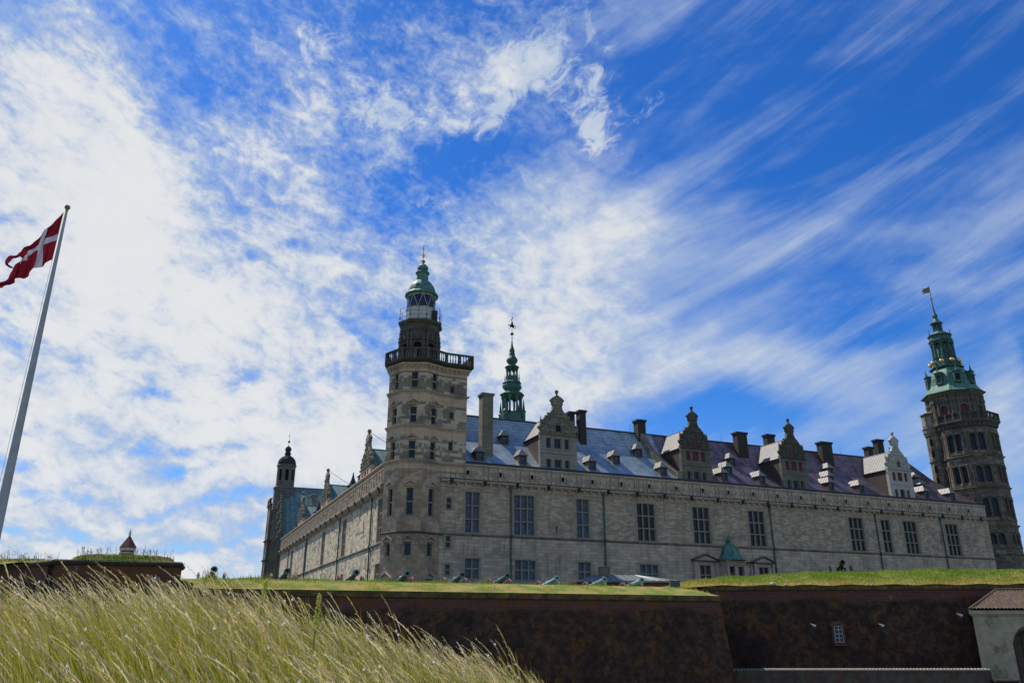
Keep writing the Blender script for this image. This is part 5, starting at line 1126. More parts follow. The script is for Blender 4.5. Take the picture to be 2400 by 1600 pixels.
# small sentry turret
st = tag(empty('sentry_turret', (-28.45, 60, 2.08)), "small brick turret with pointed red roof and white finial, peeping over the turf cap", 'turret')
mb = MB(); mb.lathe(0, 0, [(.52, 0), (.52, 3.3)], 6); mb.build('wall', 'red_brickwork', st)
mb = MB(); mb.lathe(0, 0, [(.54, 3.12), (.57, 3.14), (.57, 3.2), (.54, 3.22)], 6, cap=False); mb.lathe(0, 0, [(.54, 3.34), (.60, 3.38), (.60, 3.56), (.5, 3.58)], 6); mb.build('white_band', 'white_paint', st)
mb = MB(); mb.lathe(0, 0, [(.66, 3.55), (.64, 3.60), (.06, 4.42)], 6); mb.build('roof', 'red_roof', st)
mb = MB(); mb.lathe(0, 0, [(.07, 4.38), (.09, 4.48), (.09, 4.58), (.06, 4.62), (.10, 4.66), (.04, 4.76), (.012, 4.95)], 8); mb.build('finial', 'white_paint', st)

# ------------------------------------------------------------------ cannons
def make_cannon(mat='bronze', wood='wheel_paint'):
    root = empty('cannon'); EL = R_(13)
    # barrel along -y, pivot at (0,0,.82)
    prof = [(.0, -1.62), (.06, -1.6), (.09, -1.52), (.05, -1.42), (.10, -1.36), (.22, -1.30), (.235, -1.22), (.225, -1.18), (.22, -.6), (.235, -.56), (.235, -.50), (.205, -.46), (.195, .2), (.21, .23), (.21, .29), (.18, .33), (.155, 1.2), (.165, 1.24), (.155, 1.28), (.175, 1.36), (.215, 1.44), (.215, 1.52), (.17, 1.55), (.10, 1.55), (.09, 1.2)]
    mb = MB(); n = 16; rings = []
    for r, l in prof:
        ring_ = []
        for i in range(n):
            a = 2 * pi * i / n; x = r * cos(a); q = r * sin(a); ring_.append((x, -(l * cos(EL)) + q * sin(EL), .95 + l * sin(EL) + q * cos(EL)))
        rings.append(ring_)
    for k in range(len(prof) - 1):
        for i in range(n): j = (i + 1) % n; mb.poly([rings[k][i], rings[k][j], rings[k + 1][j], rings[k + 1][i]])
    mb.tube((-.32, 0, .93), (.32, 0, .93), .07); 
    for l in (-.15, ): mb.box(-.05, .05, -l - .1, -l + .1, 1.12, 1.22)
    mb.build('barrel', mat, root, smooth=True)
    mb = MB()
    for sg in (-1, 1):
        x = sg * .30; mb.hexa([(x - .05, -.55, .48), (x + .05, -.55, .48), (x + .05, 2.0, .06), (x - .05, 2.0, .06), (x - .05, -.5, .92), (x + .05, -.5, .92), (x + .05, 2.05, .22), (x - .05, 2.05, .22)])
    mb.box(-.3, .3, 1.1, 1.3, .2, .34); mb.box(-.3, .3, -.5, -.3, .5, .66); mb.tube((-.9, 0, .6), (.9, 0, .6), .055); mb.build('carriage', wood, root)
    w = MB(); R1 = .60
    for i in range(16):
        a0, a1 = 2 * pi * i / 16, 2 * pi * (i + 1) / 16
        P = lambda r, a, x: (x, r * cos(a), r * sin(a))
        w.hexa([P(R1 - .11, a0, -.05), P(R1, a0, -.05), P(R1, a0, .05), P(R1 - .11, a0, .05), P(R1 - .11, a1, -.05), P(R1, a1, -.05), P(R1, a1, .05), P(R1 - .11, a1, .05)])
    for i in range(12): a = 2 * pi * i / 12 + .1; w.tube((0, .08 * cos(a), .08 * sin(a)), (0, (R1 - .08) * cos(a), (R1 - .08) * sin(a)), .032, .028, 5)
    w.tube((-.14, 0, 0), (.14, 0, 0), .11, .09, 10)
    for k, sg in enumerate((-1, 1)):
        if k == 0: wo = w.build('wheel', wood, root); wo.location = (sg * .78, 0, .6)
        else: copy_tree(wo, root, (sg * .78, 0, .6))
    return root
cn = make_cannon(); az_c = R_(155.0); rzc = R_(180) - az_c  # local -y turned to the azimuth
CL = ["dark cannon pointing straight at the viewer, alone against the sky left of the castle", "green cannon in front of the far end of the sunlit wall", "green cannon with weeds at its wheel, in front of the sunlit side wall", "green cannon in front of the octagonal tower's foot, with pale pink wheels", "green cannon just left of the first ground-floor window", "green cannon between the first ground-floor window and the green downpipe", "pale green cannon on bare grass between the wide ground-floor window and the metal-roofed hut", "pale green cannon in front of the low metal-roofed hut's left part", "palest green cannon, nearest the cabinet, in front of the hut's right part"]
for k, (x, y) in enumerate([(-18.58, 51.01), (-14.39, 52.46), (-10.23, 53.9), (-7.02, 55.01), (-3.4, 56.26), (-.3, 57.33), (3.23, 58.55), (6.76, 59.78), (9.63, 60.77)]):
    o = cn if k == 0 else copy_tree(cn); d = 1.5
    o.location = (x - math.sin(az_c) * d, y - math.cos(az_c) * d, 2.2 + (-.1 if k > 5 else 0)); o.rotation_euler = (0, 0, rzc)
    tag(o, CL[k], 'cannon', 'cannons along the grassy parapet')
    if k >= 6:
        for ch in o.children:
            if ch.name.startswith('barrel'): ch.data = ch.data.copy(); ch.data.materials[0] = MATS['bronze_pale']
ic = make_cannon('iron', 'iron'); ic.location = (26.2, 65.2, 3.62); ic.rotation_euler = (0, 0, R_(-14)); tag(ic, "black iron cannon on the high green rampart at the right, above the small wall window", 'cannon')
# ------------------------------------------------------------------ low hut with seamed roof
hut = tag(empty('low_hut', (9.6, 71.5, 2.08), rzb * .3), "low hut with a grey standing-seam hipped roof and square chimney, mostly hidden by the parapet", 'hut')
mb = MB(); mb.prism([(-4.1, -2.2), (4.0, -2.2), (4.0, 2.8), (-4.1, 2.8)], -.3, 1.62); mb.build('wall', 'red_brickwork', hut)
mb = MB(); E = [(-4.4, -2.5), (4.3, -2.5), (4.3, 3.1), (-4.4, 3.1)]; rg_ = [(-2.4, .3), (1.2, .3)]; ze, zr = 1.72, 2.35
mb.poly([(*E[0], ze), (*E[1], ze), (*rg_[1], zr), (*rg_[0], zr)], [(0, 0), (8.7, 0), (5.6, 3), (2, 3)]); mb.poly([(*E[1], ze), (*E[2], ze), (*rg_[1], zr)]); mb.poly([(*E[2], ze), (*E[3], ze), (*rg_[0], zr), (*rg_[1], zr)]); mb.poly([(*E[3], ze), (*E[0], ze), (*rg_[0], zr)]); mb.ring(E, [(0, ze - .12), (.02, ze)], closed=True)
for k in range(16):
    x = -4.2 + k * .56; t_ = .5 + .5 * max(-1, min(1, x / 4)); xr = max(-2.4, min(1.2, x)); mb.tube((x, -2.5, ze + .02), (xr + (x - xr) * .0, .3 if -2.4 < x < 1.2 else .3 - 2.8 * (abs(x - xr) / 3.2) * 0, zr + .02), .03, None, 4)
mb.build('roof', 'hut_roof', hut)
mb = MB(); mb.box(-1.95, -1.1, -.2, .6, 1.8, 2.95); mb.box(-2.02, -1.03, -.27, .67, 2.95, 3.05); mb.box(-2.0, -1.05, -.25, .65, 2.72, 2.78); mb.build('chimney', 'chimney_stone', hut)
cb = tag(empty('cabinet', (11.2, 56.6, 2.7)), "small dark green cabinet with slanted top beside a thin post on the parapet", 'cabinet')
MB().hexa([(-.26, 0, -.3), (.42, 0, -.3), (.42, .4, -.3), (-.26, .4, -.3), (-.26, 0, .45), (.34, 0, .43), (.34, .4, .43), (-.26, .4, .45)]).build('body', 'cabinet_paint', cb)
MB().box(-.36, -.29, 0, .08, -.3, .68).build('post', 'plaster', cb)
# ------------------------------------------------------------------ window and lamps of the curtain wall
wy = 59.5 + .31; fw = tag(empty('wall_window', (23.22, 59.78, -.9)), "tiny barred white-framed window with a brick arch, low in the dark curtain wall", 'window')
mb = MB(); mb.box(-.30, .30, -.05, .3, -.02, 1.15); mb.build('glass', 'plain_glass', fw)
mb = MB()
for x in (-.28, 0, .26): mb.box(x, x + .04, -.09, -.02, 0, 1.13)
for z in (0, .28, .56, .84, 1.09): mb.box(-.28, .30, -.085, -.02, z, z + .04)
mb.build('glazing_bars', 'lamp_metal', fw)
mb = MB(); N_ = 8
for i in range(N_):
    a0, a1 = R_(35 + 110 * i / N_), R_(35 + 110 * (i + 1) / N_)
    mb.hexa([(.5 * cos(a), yy, .80 + r * sin(a)) if False else (r * cos(a), yy, .72 + r * sin(a)) for a, r, yy in ((a0, .50, -.16), (a0, .72, -.16), (a1, .72, -.16), (a1, .50, -.16), (a0, .50, .2), (a0, .72, .2), (a1, .72, .2), (a1, .50, .2))])
mb.box(-.42, .42, -.22, .2, -.2, -.06); mb.box(.31, .44, -.12, .2, -.05, 1.1); mb.box(-.44, -.31, -.12, .2, -.05, 1.1); mb.build('surround', 'red_brickwork', fw)
def wall_lamp(label, x, y, z):
    o = tag(empty('wall_lamp', (x, y, z)), label, 'lamp', 'lamps on the curtain wall')
    mb = MB(); mb.tube((0, .5, .14), (-.05, -.45, .2), .025); mb.box(-.08, .08, .38, .5, .05, .25); mb.build('arm', 'iron', o)
    mb = MB(); mb.tube((-.18, -.5, .30), (.12, -.6, .12), .03, .10, 8); mb.build('lamp_shade', 'lamp_metal', o); return o
wall_lamp("small pale lamp left of the tiny wall window", 21.3, 59.7, .05); wall_lamp("small pale lamp right of the tiny wall window", 25.9, 59.2, .05); wall_lamp("small pale lamp beside the tile-roofed gatehouse", 31.2, 58.6, .72)
# ------------------------------------------------------------------ gatehouse
gh = tag(empty('gatehouse', (30.92, 56.0, -5.5)), "small pale plastered gatehouse with red pantile roof and round-arched doorway", 'gatehouse')
mb = MB(); W_ = 9.0
mb.wall((0, 0), (W_, 0), 0, 6.40, [(2.35, 5.0, .0, 5.72)], depth=1.1, arch=True); mb.wall((2.1, 3.6), (0, 0), 0, 6.4); mb.wall((W_, 0), (W_, 3.6), 0, 6.4); mb.build('wall', 'plaster', gh)
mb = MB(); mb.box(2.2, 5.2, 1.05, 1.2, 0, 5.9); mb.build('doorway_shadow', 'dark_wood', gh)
mb = MB(); N_ = 12; cu, cz, rr = 3.675, 5.72 - 1.325, 1.325
for i in range(N_):
    a0, a1 = pi * i / N_, pi * (i + 1) / N_
    mb.hexa([(cu + r * cos(a), yy, cz + r * sin(a)) for a, r, yy in ((a0, rr - .0, .45), (a0, rr - .28, .45), (a1, rr - .28, .45), (a1, rr - .0, .45), (a0, rr, .75), (a0, rr - .28, .75), (a1, rr - .28, .75), (a1, rr, .75))])
mb.box(cu - rr, cu - rr + .28, .45, .75, 0, cz); mb.box(cu + rr - .28, cu + rr, .45, .75, 0, cz); mb.build('arch_lining', 'mossy_stone', gh)
mb = MB(); mb.ring([(2.1, 3.6), (0, 0), (W_, 0)], [(0, 6.30), (.06, 6.34), (.10, 6.40), (.16, 6.46), (.16, 6.66), (0, 6.7)]); mb.build('eaves_band', 'plaster', gh)
mb = MB(); nx_ = int((W_ + .4) / .02875)
def tilez(v): return 6.72 + (v / 2.35) * 1.35 + .05 * (1 - (v / .33) % 1)
cols_ = []
for i in range(nx_ + 1):
    x = -.25 + i * .02875; hv = 2.35; row = []
    lim = min(1.0, max(0, (x + .25) / 3.4)); wz = .07 * abs(sin(pi * (x + .25) / .26)) ** .7
    for j in range(0, 8):
        for v in ((j / 7) * 2.3, (j / 7) * 2.3 + .3):
            vv = min(v, 2.35 * lim); row.append((x, -.22 + vv, tilez(min(vv, 2.34)) + wz))
    cols_.append(row)
for a, b in zip(cols_, cols_[1:]):
    for k in range(len(a) - 1): mb.poly([a[k], b[k], b[k + 1], a[k + 1]])
mb.poly([(-.25, -.22, 6.72), (3.15, 2.13, 8.05), (2.4, 4.5, 6.72)]); mb.poly([(W_ + .2, 4.5, 6.72), (2.4, 4.5, 6.72), (3.15, 2.13, 8.05), (W_ + .2, 2.13, 8.05)])
mb.tube((-.25, -.22, 6.76), (3.15, 2.13, 8.08), .09); mb.tube((3.15, 2.13, 8.1), (W_, 2.13, 8.1), .10); mb.build('tile_roof', 'roof_tile', gh)
# ------------------------------------------------------------------ low wall with tile coping
lw = tag(empty('low_wall', (14.0, 55.0, -5.5)), "low stained wall with a row of pale half-round coping tiles at the foot of the curtain wall", 'wall')
MB().box(0, 16.9, 0, .4, 0, 3.0).build('wall', 'low_wall_stone', lw)
mb = MB()
for k in range(77): x = .1 + k * .22; mb.tube((x, -.12, 3.02), (x, .55, 3.06), .07, .06, 6)
mb.build('coping_tiles', 'gable_wall_grey', lw)
mb = MB(); mb.box(16.9, 18.2, -.6, .4, 0, 2.35); mb.box(16.7, 18.3, -.7, .5, 2.35, 2.45); mb.build('end_block', 'coping_dark', lw)

# ================================================================== FLAGPOLE
fpx, fpy = -8.97, 14.0
FPO = tag(empty('flagpole', (fpx, fpy, -1.3)), "tall tapering white flagpole with a gilt knob at the far left", 'flagpole')
MB().lathe(0, 0, [(.095, -.3), (.090, 1.0), (.084, 2.6), (.0835, 2.62), (.053, 6.2), (.022, 9.22)], 20).build('pole', 'pole_paint', FPO, smooth=True)
MB().lathe(0, 0, [(.026, 9.2), (.03, 9.24), (.050, 9.26), (.054, 9.285), (.04, 9.32), (.01, 9.335)], 14).build('truck', 'dull_gilt', FPO, smooth=True)
mb = MB(); mb.tube((-.045, -.02, 9.15), (-.055, -.03, 7.95), .004, None, 4); mb.tube((-.055, -.03, 7.95), (-.09, -.05, 4.5), .004, None, 4); mb.tube((-.09, -.05, 4.5), (-.13, -.06, .9), .004, None, 4); mb.build('halyard', 'white_paint', FPO)
FL = [(0, (-9.01, 7.87), (-9.02, 7.31), (-9.03, 6.81)), (0.15, (-9.14, 7.7), (-9.13, 7.25), (-9.14, 6.75)), (0.3, (-9.26, 7.51), (-9.26, 7.18), (-9.24, 6.67)), (0.42, (-9.36, 7.37), (-9.37, 7.1), (-9.37, 6.62)), (0.6, (-9.52, 7.18), (-9.47, 6.98), (-9.41, 6.5)), (0.8, (-9.64, 7.03), (-9.57, 6.89), (-9.49, 6.4)), (1.0, (-9.75, 6.92), (-9.64, 6.85), (-9.66, 6.38))]
UPT = [((-9.75, 6.92), (-9.64, 6.85)), ((-9.86, 6.89), (-9.81, 6.84)), ((-9.93, 6.76), (-9.87, 6.75)), ((-9.92, 6.69), (-9.87, 6.7)), ((-9.83, 6.63), (-9.81, 6.67)), ((-9.76, 6.61), (-9.75, 6.63))]
LOT = [((-9.64, 6.85), (-9.66, 6.38)), ((-9.69, 6.72), (-9.67, 6.31)), ((-9.74, 6.58), (-9.73, 6.28)), ((-9.8, 6.44), (-9.81, 6.23)), ((-9.89, 6.35), (-9.9, 6.21)), ((-9.97, 6.29), (-9.96, 6.22))]
def flag_col(u):
    for (a, t0, m0, b0), (b, t1, m1, b1) in zip(FL, FL[1:]):
        if u <= b + 1e-9:
            f = (u - a) / (b - a); L2 = lambda p, q: (p[0] + (q[0] - p[0]) * f, p[1] + (q[1] - p[1]) * f); return L2(t0, t1), L2(m0, m1), L2(b0, b1)
def fwave(u, v): return .030 * sin(u * 14 + v * 4.0) + .012 * sin(u * 31 - v * 7) + .018 * sin(v * 7 + u * 4)
us = sorted(set([i / 40 for i in range(41)] + [.3, .42])); vs = sorted(set([j / 20 for j in range(21)] + [.43, .57]))
def fpt(u, v):
    T_, M_, B2_ = flag_col(u); vv = v / .5
    P = (T_[0] + (M_[0] - T_[0]) * vv, T_[1] + (M_[1] - T_[1]) * vv) if v <= .5 else (M_[0] + (B2_[0] - M_[0]) * (vv - 1), M_[1] + (B2_[1] - M_[1]) * (vv - 1))
    e = .012 * sin(u * 30) * u if v > .9 else 0
    return (P[0] * (1 + fwave(u, v) / 14 * u * .0), 13.98 + fwave(u, v) * min(1, u * 4), P[1] + e)
red, wht = MB(), MB()
for i in range(len(us) - 1):
    for j in range(len(vs) - 1):
        um, vm = (us[i] + us[i + 1]) / 2, (vs[j] + vs[j + 1]) / 2
        t = wht if (.3 < um < .42 or (.43 < vm < .57 and um < .97)) else red
        t.poly([fpt(us[i], vs[j]), fpt(us[i], vs[j + 1]), fpt(us[i + 1], vs[j + 1]), fpt(us[i + 1], vs[j])])
for TB, ph_ in ((UPT, 0), (LOT, 1.3)):
    for i in range(len(TB) - 1):
        for q in range(4):
            f0, f1 = q / 4, (q + 1) / 4
            def tp(f, w):
                a = tuple(TB[i][0][k] + (TB[i + 1][0][k] - TB[i][0][k]) * f for k in (0, 1)); b = tuple(TB[i][1][k] + (TB[i + 1][1][k] - TB[i][1][k]) * f for k in (0, 1))
                uu = 1 + (i + f) * .13; return (a[0] + (b[0] - a[0]) * w, 13.98 + fwave(uu, w) , a[1] + (b[1] - a[1]) * w)
            for w in range(4): red.poly([tp(f0, w / 4), tp(f0, (w + 1) / 4), tp(f1, (w + 1) / 4), tp(f1, w / 4)])
flg = tag(empty('flag', (-9.02, 14, 7.3)), "red swallow-tailed flag with white cross, blowing to the left from the flagpole", 'flag')
for mbx, nm, mt in ((red, 'red_cloth', 'flag_red'), (wht, 'white_cross', 'flag_white')):
    o = mbx.build(nm, mt, flg, at=(-9.02, 14, 7.3), smooth=True); o.location = (0, 0, 0)

# ================================================================== NEAR BANK AND TALL GRASS
def sstep(x, a, b): t = np.clip((x - a) / (b - a), 0, 1); return t * t * (3 - 2 * t)
def bank_h(x, y):
    x = np.asarray(x, float); y = np.asarray(y, float)
    amp = np.interp(x, [-12, -4.2, -2.9, -1.9, -1.15, -.45, .1, .6, 1.0, 1.7], [1.27, 1.27, 1.26, 1.12, .99, .86, .70, .38, .10, 0.0])
    h = -1.68 + amp * sstep(y, .6, 5.8) - .25 * sstep(y, 6.5, 10) * (amp > .2)
    h = h + .04 * np.sin(x * 2.3 + y) + .03 * np.sin(y * 3.1 - x)
    return h - (5.5 - 1.68) * sstep(y, 19, 30) * np.where(x > -40, 1, 1) - (5.5 - 1.68) * 0
gx = np.concatenate([np.arange(-60, -12, 2.0), np.arange(-12, 4, .35), np.arange(4, 60, 2.0)]); gy = np.concatenate([np.arange(-40, -2, 2.0), np.arange(-2, 12, .35), np.arange(12, 32, 1.0)])
GX_, GY_ = np.meshgrid(gx, gy, indexing='ij'); GZ_ = bank_h(GX_, GY_)
me = bpy.data.meshes.new('grass_bank'); nxx, nyy = len(gx), len(gy)
me.from_pydata(np.stack([GX_.ravel(), GY_.ravel(), GZ_.ravel()], 1).tolist(), [], [(i * nyy + j, (i + 1) * nyy + j, (i + 1) * nyy + j + 1, i * nyy + j + 1) for i in range(nxx - 1) for j in range(nyy - 1)])
me.materials.append(MATS['turf']); o = bpy.data.objects.new('grass_bank', me); COL.objects.link(o); tag(o, kind='structure')

def ribbons(name, P, Wd, Cc, label=None, mat='grass_blades'):
    """P: (n, k, 3) centre lines, Wd: (n, k, 3) half-width vectors, Cc: (n, k, 3) colours -> one mesh of ribbons"""
    n, k, _ = P.shape
    V = np.empty((n, k, 2, 3)); V[:, :, 0] = P - Wd; V[:, :, 1] = P + Wd
    idx = (np.arange(n)[:, None] * k + np.arange(k - 1)[None]) * 2
    F = np.stack([idx, idx + 1, idx + 3, idx + 2], -1).reshape(-1, 4)
    return V.reshape(-1, 3), F, np.repeat(Cc[:, :, None, :], 2, 2).reshape(-1, 3)
def blades_object(name, chunks, mat='grass_blades'):
    off = 0; VV, FF, CC = [], [], []
    for V, F, C_ in chunks: VV.append(V); FF.append(F + off); CC.append(C_); off += len(V)
    V = np.concatenate(VV); F = np.concatenate(FF); C_ = np.concatenate(CC)
    me = bpy.data.meshes.new(name); me.vertices.add(len(V)); me.vertices.foreach_set('co', V.astype(np.float32).ravel())
    me.loops.add(F.size); me.loops.foreach_set('vertex_index', F.astype(np.int32).ravel())
    me.polygons.add(len(F)); me.polygons.foreach_set('loop_start', np.arange(0, F.size, 4, dtype=np.int32)); me.polygons.foreach_set('loop_total', np.full(len(F), 4, dtype=np.int32))
    me.update(calc_edges=True)
    at = me.color_attributes.new('Col', 'FLOAT_COLOR', 'POINT'); at.data.foreach_set('color', np.concatenate([C_, np.ones((len(C_), 1))], 1).astype(np.float32).ravel())
    me.materials.append(MATS[mat]); o = bpy.data.objects.new(name, me); COL.objects.link(o); return o
rs = np.random.RandomState(4)
def curve(x, y, z, h, lean, side, ts, droop=0.0):
    t = np.asarray(ts)[None, :]
    X = x[:, None] + lean[:, None] * (.25 * t + .75 * t ** 2.1); Y_ = y[:, None] + side[:, None] * t ** 1.6; Z = z[:, None] + h[:, None] * (t - .10 * t ** 3) - droop * t ** 6
    return np.stack([X, Y_, Z], -1)
def wvec(n, w, ts_w, ang):
    d = np.stack([np.cos(ang), np.sin(ang), np.zeros(n)], -1)
    return d[:, None, :] * (w[:, None] * np.asarray(ts_w)[None, :])[..., None]
def scatter(n, x0, x1, y0, y1):
    x = rs.uniform(x0, x1, n); y = y0 + (y1 - y0) * rs.uniform(0, 1, n); return x, y
def lump(x, y): return .5 + .5 * np.sin(x * 1.9 + 1.3 * np.sin(y * 1.1)) * np.sin(y * 1.7 + .8 * np.sin(x * 1.3))
# leaves
N = 80000; x, y = scatter(N, -8.0, 2.0, 1.7, 8.6); z = bank_h(x, y); h = rs.uniform(.34, .86, N) * (.75 + .5 * lump(x, y)); keep = bank_h(x, y) > -2
lean = -h * rs.uniform(.05, .60, N); side = rs.normal(0, .07, N); ang = rs.uniform(-.9, .9, N)
P = curve(x, y, z, h, lean, side, [0, .35, .7, 1.0], .03); W_d = wvec(N, rs.uniform(.0020, .0042, N), [1, .95, .65, .05], ang)
g = rs.uniform(0, 1, N)[:, None]; lm = lump(x * .7 + 3, y * .8)[:, None]
base = (1 - g ** 1.5) * np.array([.17, .29, .02]) + g ** 1.5 * np.array([.70, .60, .08]); base = base * (1 - .45 * lm) + .45 * lm * np.array([.66, .54, .10])
dry = (rs.uniform(0, 1, N) < .14)[:, None]; base = base * rs.uniform(.45, 1.15, (N, 1)); base = np.where(dry, np.array([.58, .48, .20]) * rs.uniform(.7, 1.1, (N, 1)), base)
chunks = [ribbons('l', P, W_d, np.repeat(base[:, None, :], 4, 1))]
# flowering stems with curved, feathery heads
N = 10500; x, y = scatter(N, -8.0, 1.9, 1.9, 8.4); z = bank_h(x, y); h = rs.normal(.835, .125, N) * (.88 + .18 * lump(x, y)); lean = -h * rs.uniform(.18, .62, N); side = rs.normal(0, .06, N)
ts = [0, .4, .7, .80]; P = curve(x, y, z, h, lean, side, ts, .05); ang = rs.uniform(-.5, .5, N)
straw = np.array([.66, .57, .27]) * rs.uniform(.7, 1.15, (N, 1)); grn = np.array([.36, .42, .11])
C_ = np.stack([.5 * straw + .5 * grn, .8 * straw + .2 * grn, straw, straw], 1); chunks.append(ribbons('s', P, wvec(N, np.full(N, .0014), [1, .9, .75, .7], ang), C_))
hv = rs.uniform(.42, 1.15, (N, 1)); gold = rs.uniform(0, 1, (N, 1)) ** .8; head = (np.array([.92, .85, .62]) * (1 - gold) + np.array([.86, .70, .28]) * gold) * hv; pinkish = (rs.uniform(0, 1, N) < .15)[:, None]; head = np.where(pinkish, head * np.array([1.0, .90, .88]), head)
th = np.linspace(.76, 1.0, 9); P = curve(x, y, z, h, lean, side, th, .05); wd = rs.uniform(.0020, .0052, N)
prof_w = np.array([.15, .7, 1.0, .85, 1.05, .8, .7, .4, .05])
for a_off in (0, pi / 2): chunks.append(ribbons('h', P, wvec(N, wd, prof_w, ang + a_off), np.repeat(head[:, None, :], 9, 1)))
# side spikelets make the heads ragged
for rep in range(10):
    t0 = rs.uniform(.78, .97, N); Pc = curve(x, y, z, h, lean, side, [0], .05)
    tt = t0[:, None]; Xc = x + lean * (.25 * t0 + .75 * t0 ** 2.1); Yc = y + side * t0 ** 1.6; Zc = z + h * (t0 - .10 * t0 ** 3) - .05 * t0 ** 6
    p0 = np.stack([Xc, Yc, Zc], -1); dirv = np.stack([-rs.uniform(.2, 1.0, N), rs.normal(0, .35, N), rs.uniform(.15, 1.0, N)], -1); dirv /= np.linalg.norm(dirv, axis=1)[:, None]
    ln = rs.uniform(.014, .036, N)[:, None]; PP = np.stack([p0, p0 + dirv * ln * .5, p0 + dirv * ln], 1)
    chunks.append(ribbons('k', PP, wvec(N, rs.uniform(.0012, .0024, N), [.5, 1, .1], ang), np.repeat((head * rs.uniform(.8, 1.2, (N, 1)))[:, None, :], 3, 1)))
nb = 260; xb, yb = scatter(nb, -6, 1.0, 2.4, 7.5); zb_ = bank_h(xb, yb) + rs.uniform(.45, .8, nb); PB = np.stack([np.stack([xb - .008, yb, zb_], -1), np.stack([xb, yb, zb_ + .006], -1), np.stack([xb + .008, yb, zb_], -1)], 1)
WB = np.zeros((nb, 3, 3)); WB[:, :, 2] = np.array([.3, 1, .3])[None] * .009; chunks.append(ribbons('b', PB, WB, np.full((nb, 3, 3), .82)))
tg = blades_object('tall_grass', chunks); tag(tg, "tall wind-bent meadow grass with pale feathery heads covering the near bank", 'grass', kind='stuff')
# two yellow flower stalks and tiny white blooms
def flower_stalk(x, y, h, label):
    zz = float(bank_h(x, y)); o = tag(empty('flower_stalk', (x, y, zz)), label, 'flower', 'yellow flower spikes in the tall grass'); mb = MB()
    mb.tube((0, 0, 0), (.01, 0, h * .75), .006, .005, 5); mb.build('stem', 'stalk_green', o); mb = MB(); rn = random.Random(int(x * 100))
    for k in range(90):
        t = rn.random(); a = rn.uniform(0, 2 * pi); r = .018 * (1 - .5 * t); mb.ball((.01 + r * cos(a) + .012 * t, r * sin(a), h * (.72 + .28 * t)), .0075, 4)
    mb.build('flower_spike', 'flower_yellow', o)
mottled('stalk_green', (.12, .2, .03), (.2, .26, .05), 9, .7); mottled('flower_yellow', (.42, .44, .05), (.60, .58, .10), 40, .7)
def flower_at(rx, topratio, Yd, label):
    x = rx * Yd; zt = topratio * Yd; flower_stalk(x, Yd, zt - float(bank_h(x, Yd)), label)
flower_at(-.303, .056, 6.0, "taller yellow flower spike rising above the grass left of centre"); flower_at(-.2365, .040, 5.6, "shorter yellow-green flower spike, right of the taller one")
# short turf blades on the ramparts
def turf_blades(name, pts, label, hmul=1.0, cm=1.0):
    x, y, z, yel = pts; n = len(x); h = rs.uniform(.05, .20, n) * (.65 + .75 * np.clip(np.sin(x * 1.3 + 2 * np.sin(y * .7)) * np.sin(x * .53 + y), 0, 1)) * hmul * (1 + .8 * (rs.uniform(0, 1, n) < .04)); lean = rs.normal(-.03, .05, n); side = rs.normal(0, .05, n)
    P = curve(x, y, z - .02, h, lean, side, [0, .55, 1.0]); Wd = wvec(n, rs.uniform(.010, .022, n), [1, .7, .05], rs.uniform(-1, 1, n))
    g1_ = np.array([.20, .36, .035]); y1_ = np.array([.66, .50, .14]); c = (1 - yel[:, None]) * g1_ + yel[:, None] * y1_; c = c * rs.uniform(.45, 1.25, (n, 1)) * cm
    tag(blades_object(name, [ribbons('t', P, Wd, np.repeat(c[:, None, :], 3, 1))]), label, 'grass', kind='stuff')
n = 60000; L_ = rs.uniform(-1.0, 39.5, n); o_ = rs.uniform(-.06, 4.6, n); bx = LP[0] + e_b[0] * L_ - e_b[1] * o_; by = LP[1] + e_b[1] * L_ * 1.0567 + e_b[0] * o_
on = np.interp(o_, [q[0] for q in BPR], [q[1] for q in BPR]); bz = 2.0 + on
edge = (CP[0] - bx) * .99 - (by - CP[1]) * (-.1) ; fl_ = np.interp(np.clip(edge, 0, 9), [q[0] for q in BPR], [q[1] for q in BPR]); okk = edge > -.02; bz = 2.0 + np.minimum(on, np.where(edge < 4, fl_, on))
yel = np.clip(1.15 - o_ / 2.3 + rs.normal(0, .28, n) + .35 * np.sin(L_ * .9) * np.sin(L_ * .37 + 1), 0, 1)
mk = okk & (bx > -17.4) & ~((np.sin(bx * 2.7 + by) * np.sin(by * 3.9) > .55) & (rs.uniform(0, 1, n) < .55)); turf_blades('rampart_grass', (bx[mk], by[mk], bz[mk], yel[mk]), "short sun-dried grass on top of the bastion wall")
n = 80000; x = rs.uniform(9, 52, n); o_ = rs.uniform(0, 5, n); ch = np.array([crest_h(a) for a in x]); q_ = np.interp(o_, [q[0] for q in CPR], [q[1] for q in CPR]); yy = np.array([curt_y(a) for a in x]) + o_; zz = 3.0 + q_ * ch - np.where(x > 14.2, 0, (14.2 - x) * .12) + .04 * np.sin(x * 2.1 + o_)
yel = np.clip(np.interp(o_, [0, .4, .9, 1.6], [1.1, .9, .35, .12]) + rs.normal(0, .15, n) + np.clip((17 - x) * .15, 0, .8), 0, 1)
turf_blades('rampart_grass', (x, yy, zz, yel), "lush green grass on the higher rampart at the right", 1.15)
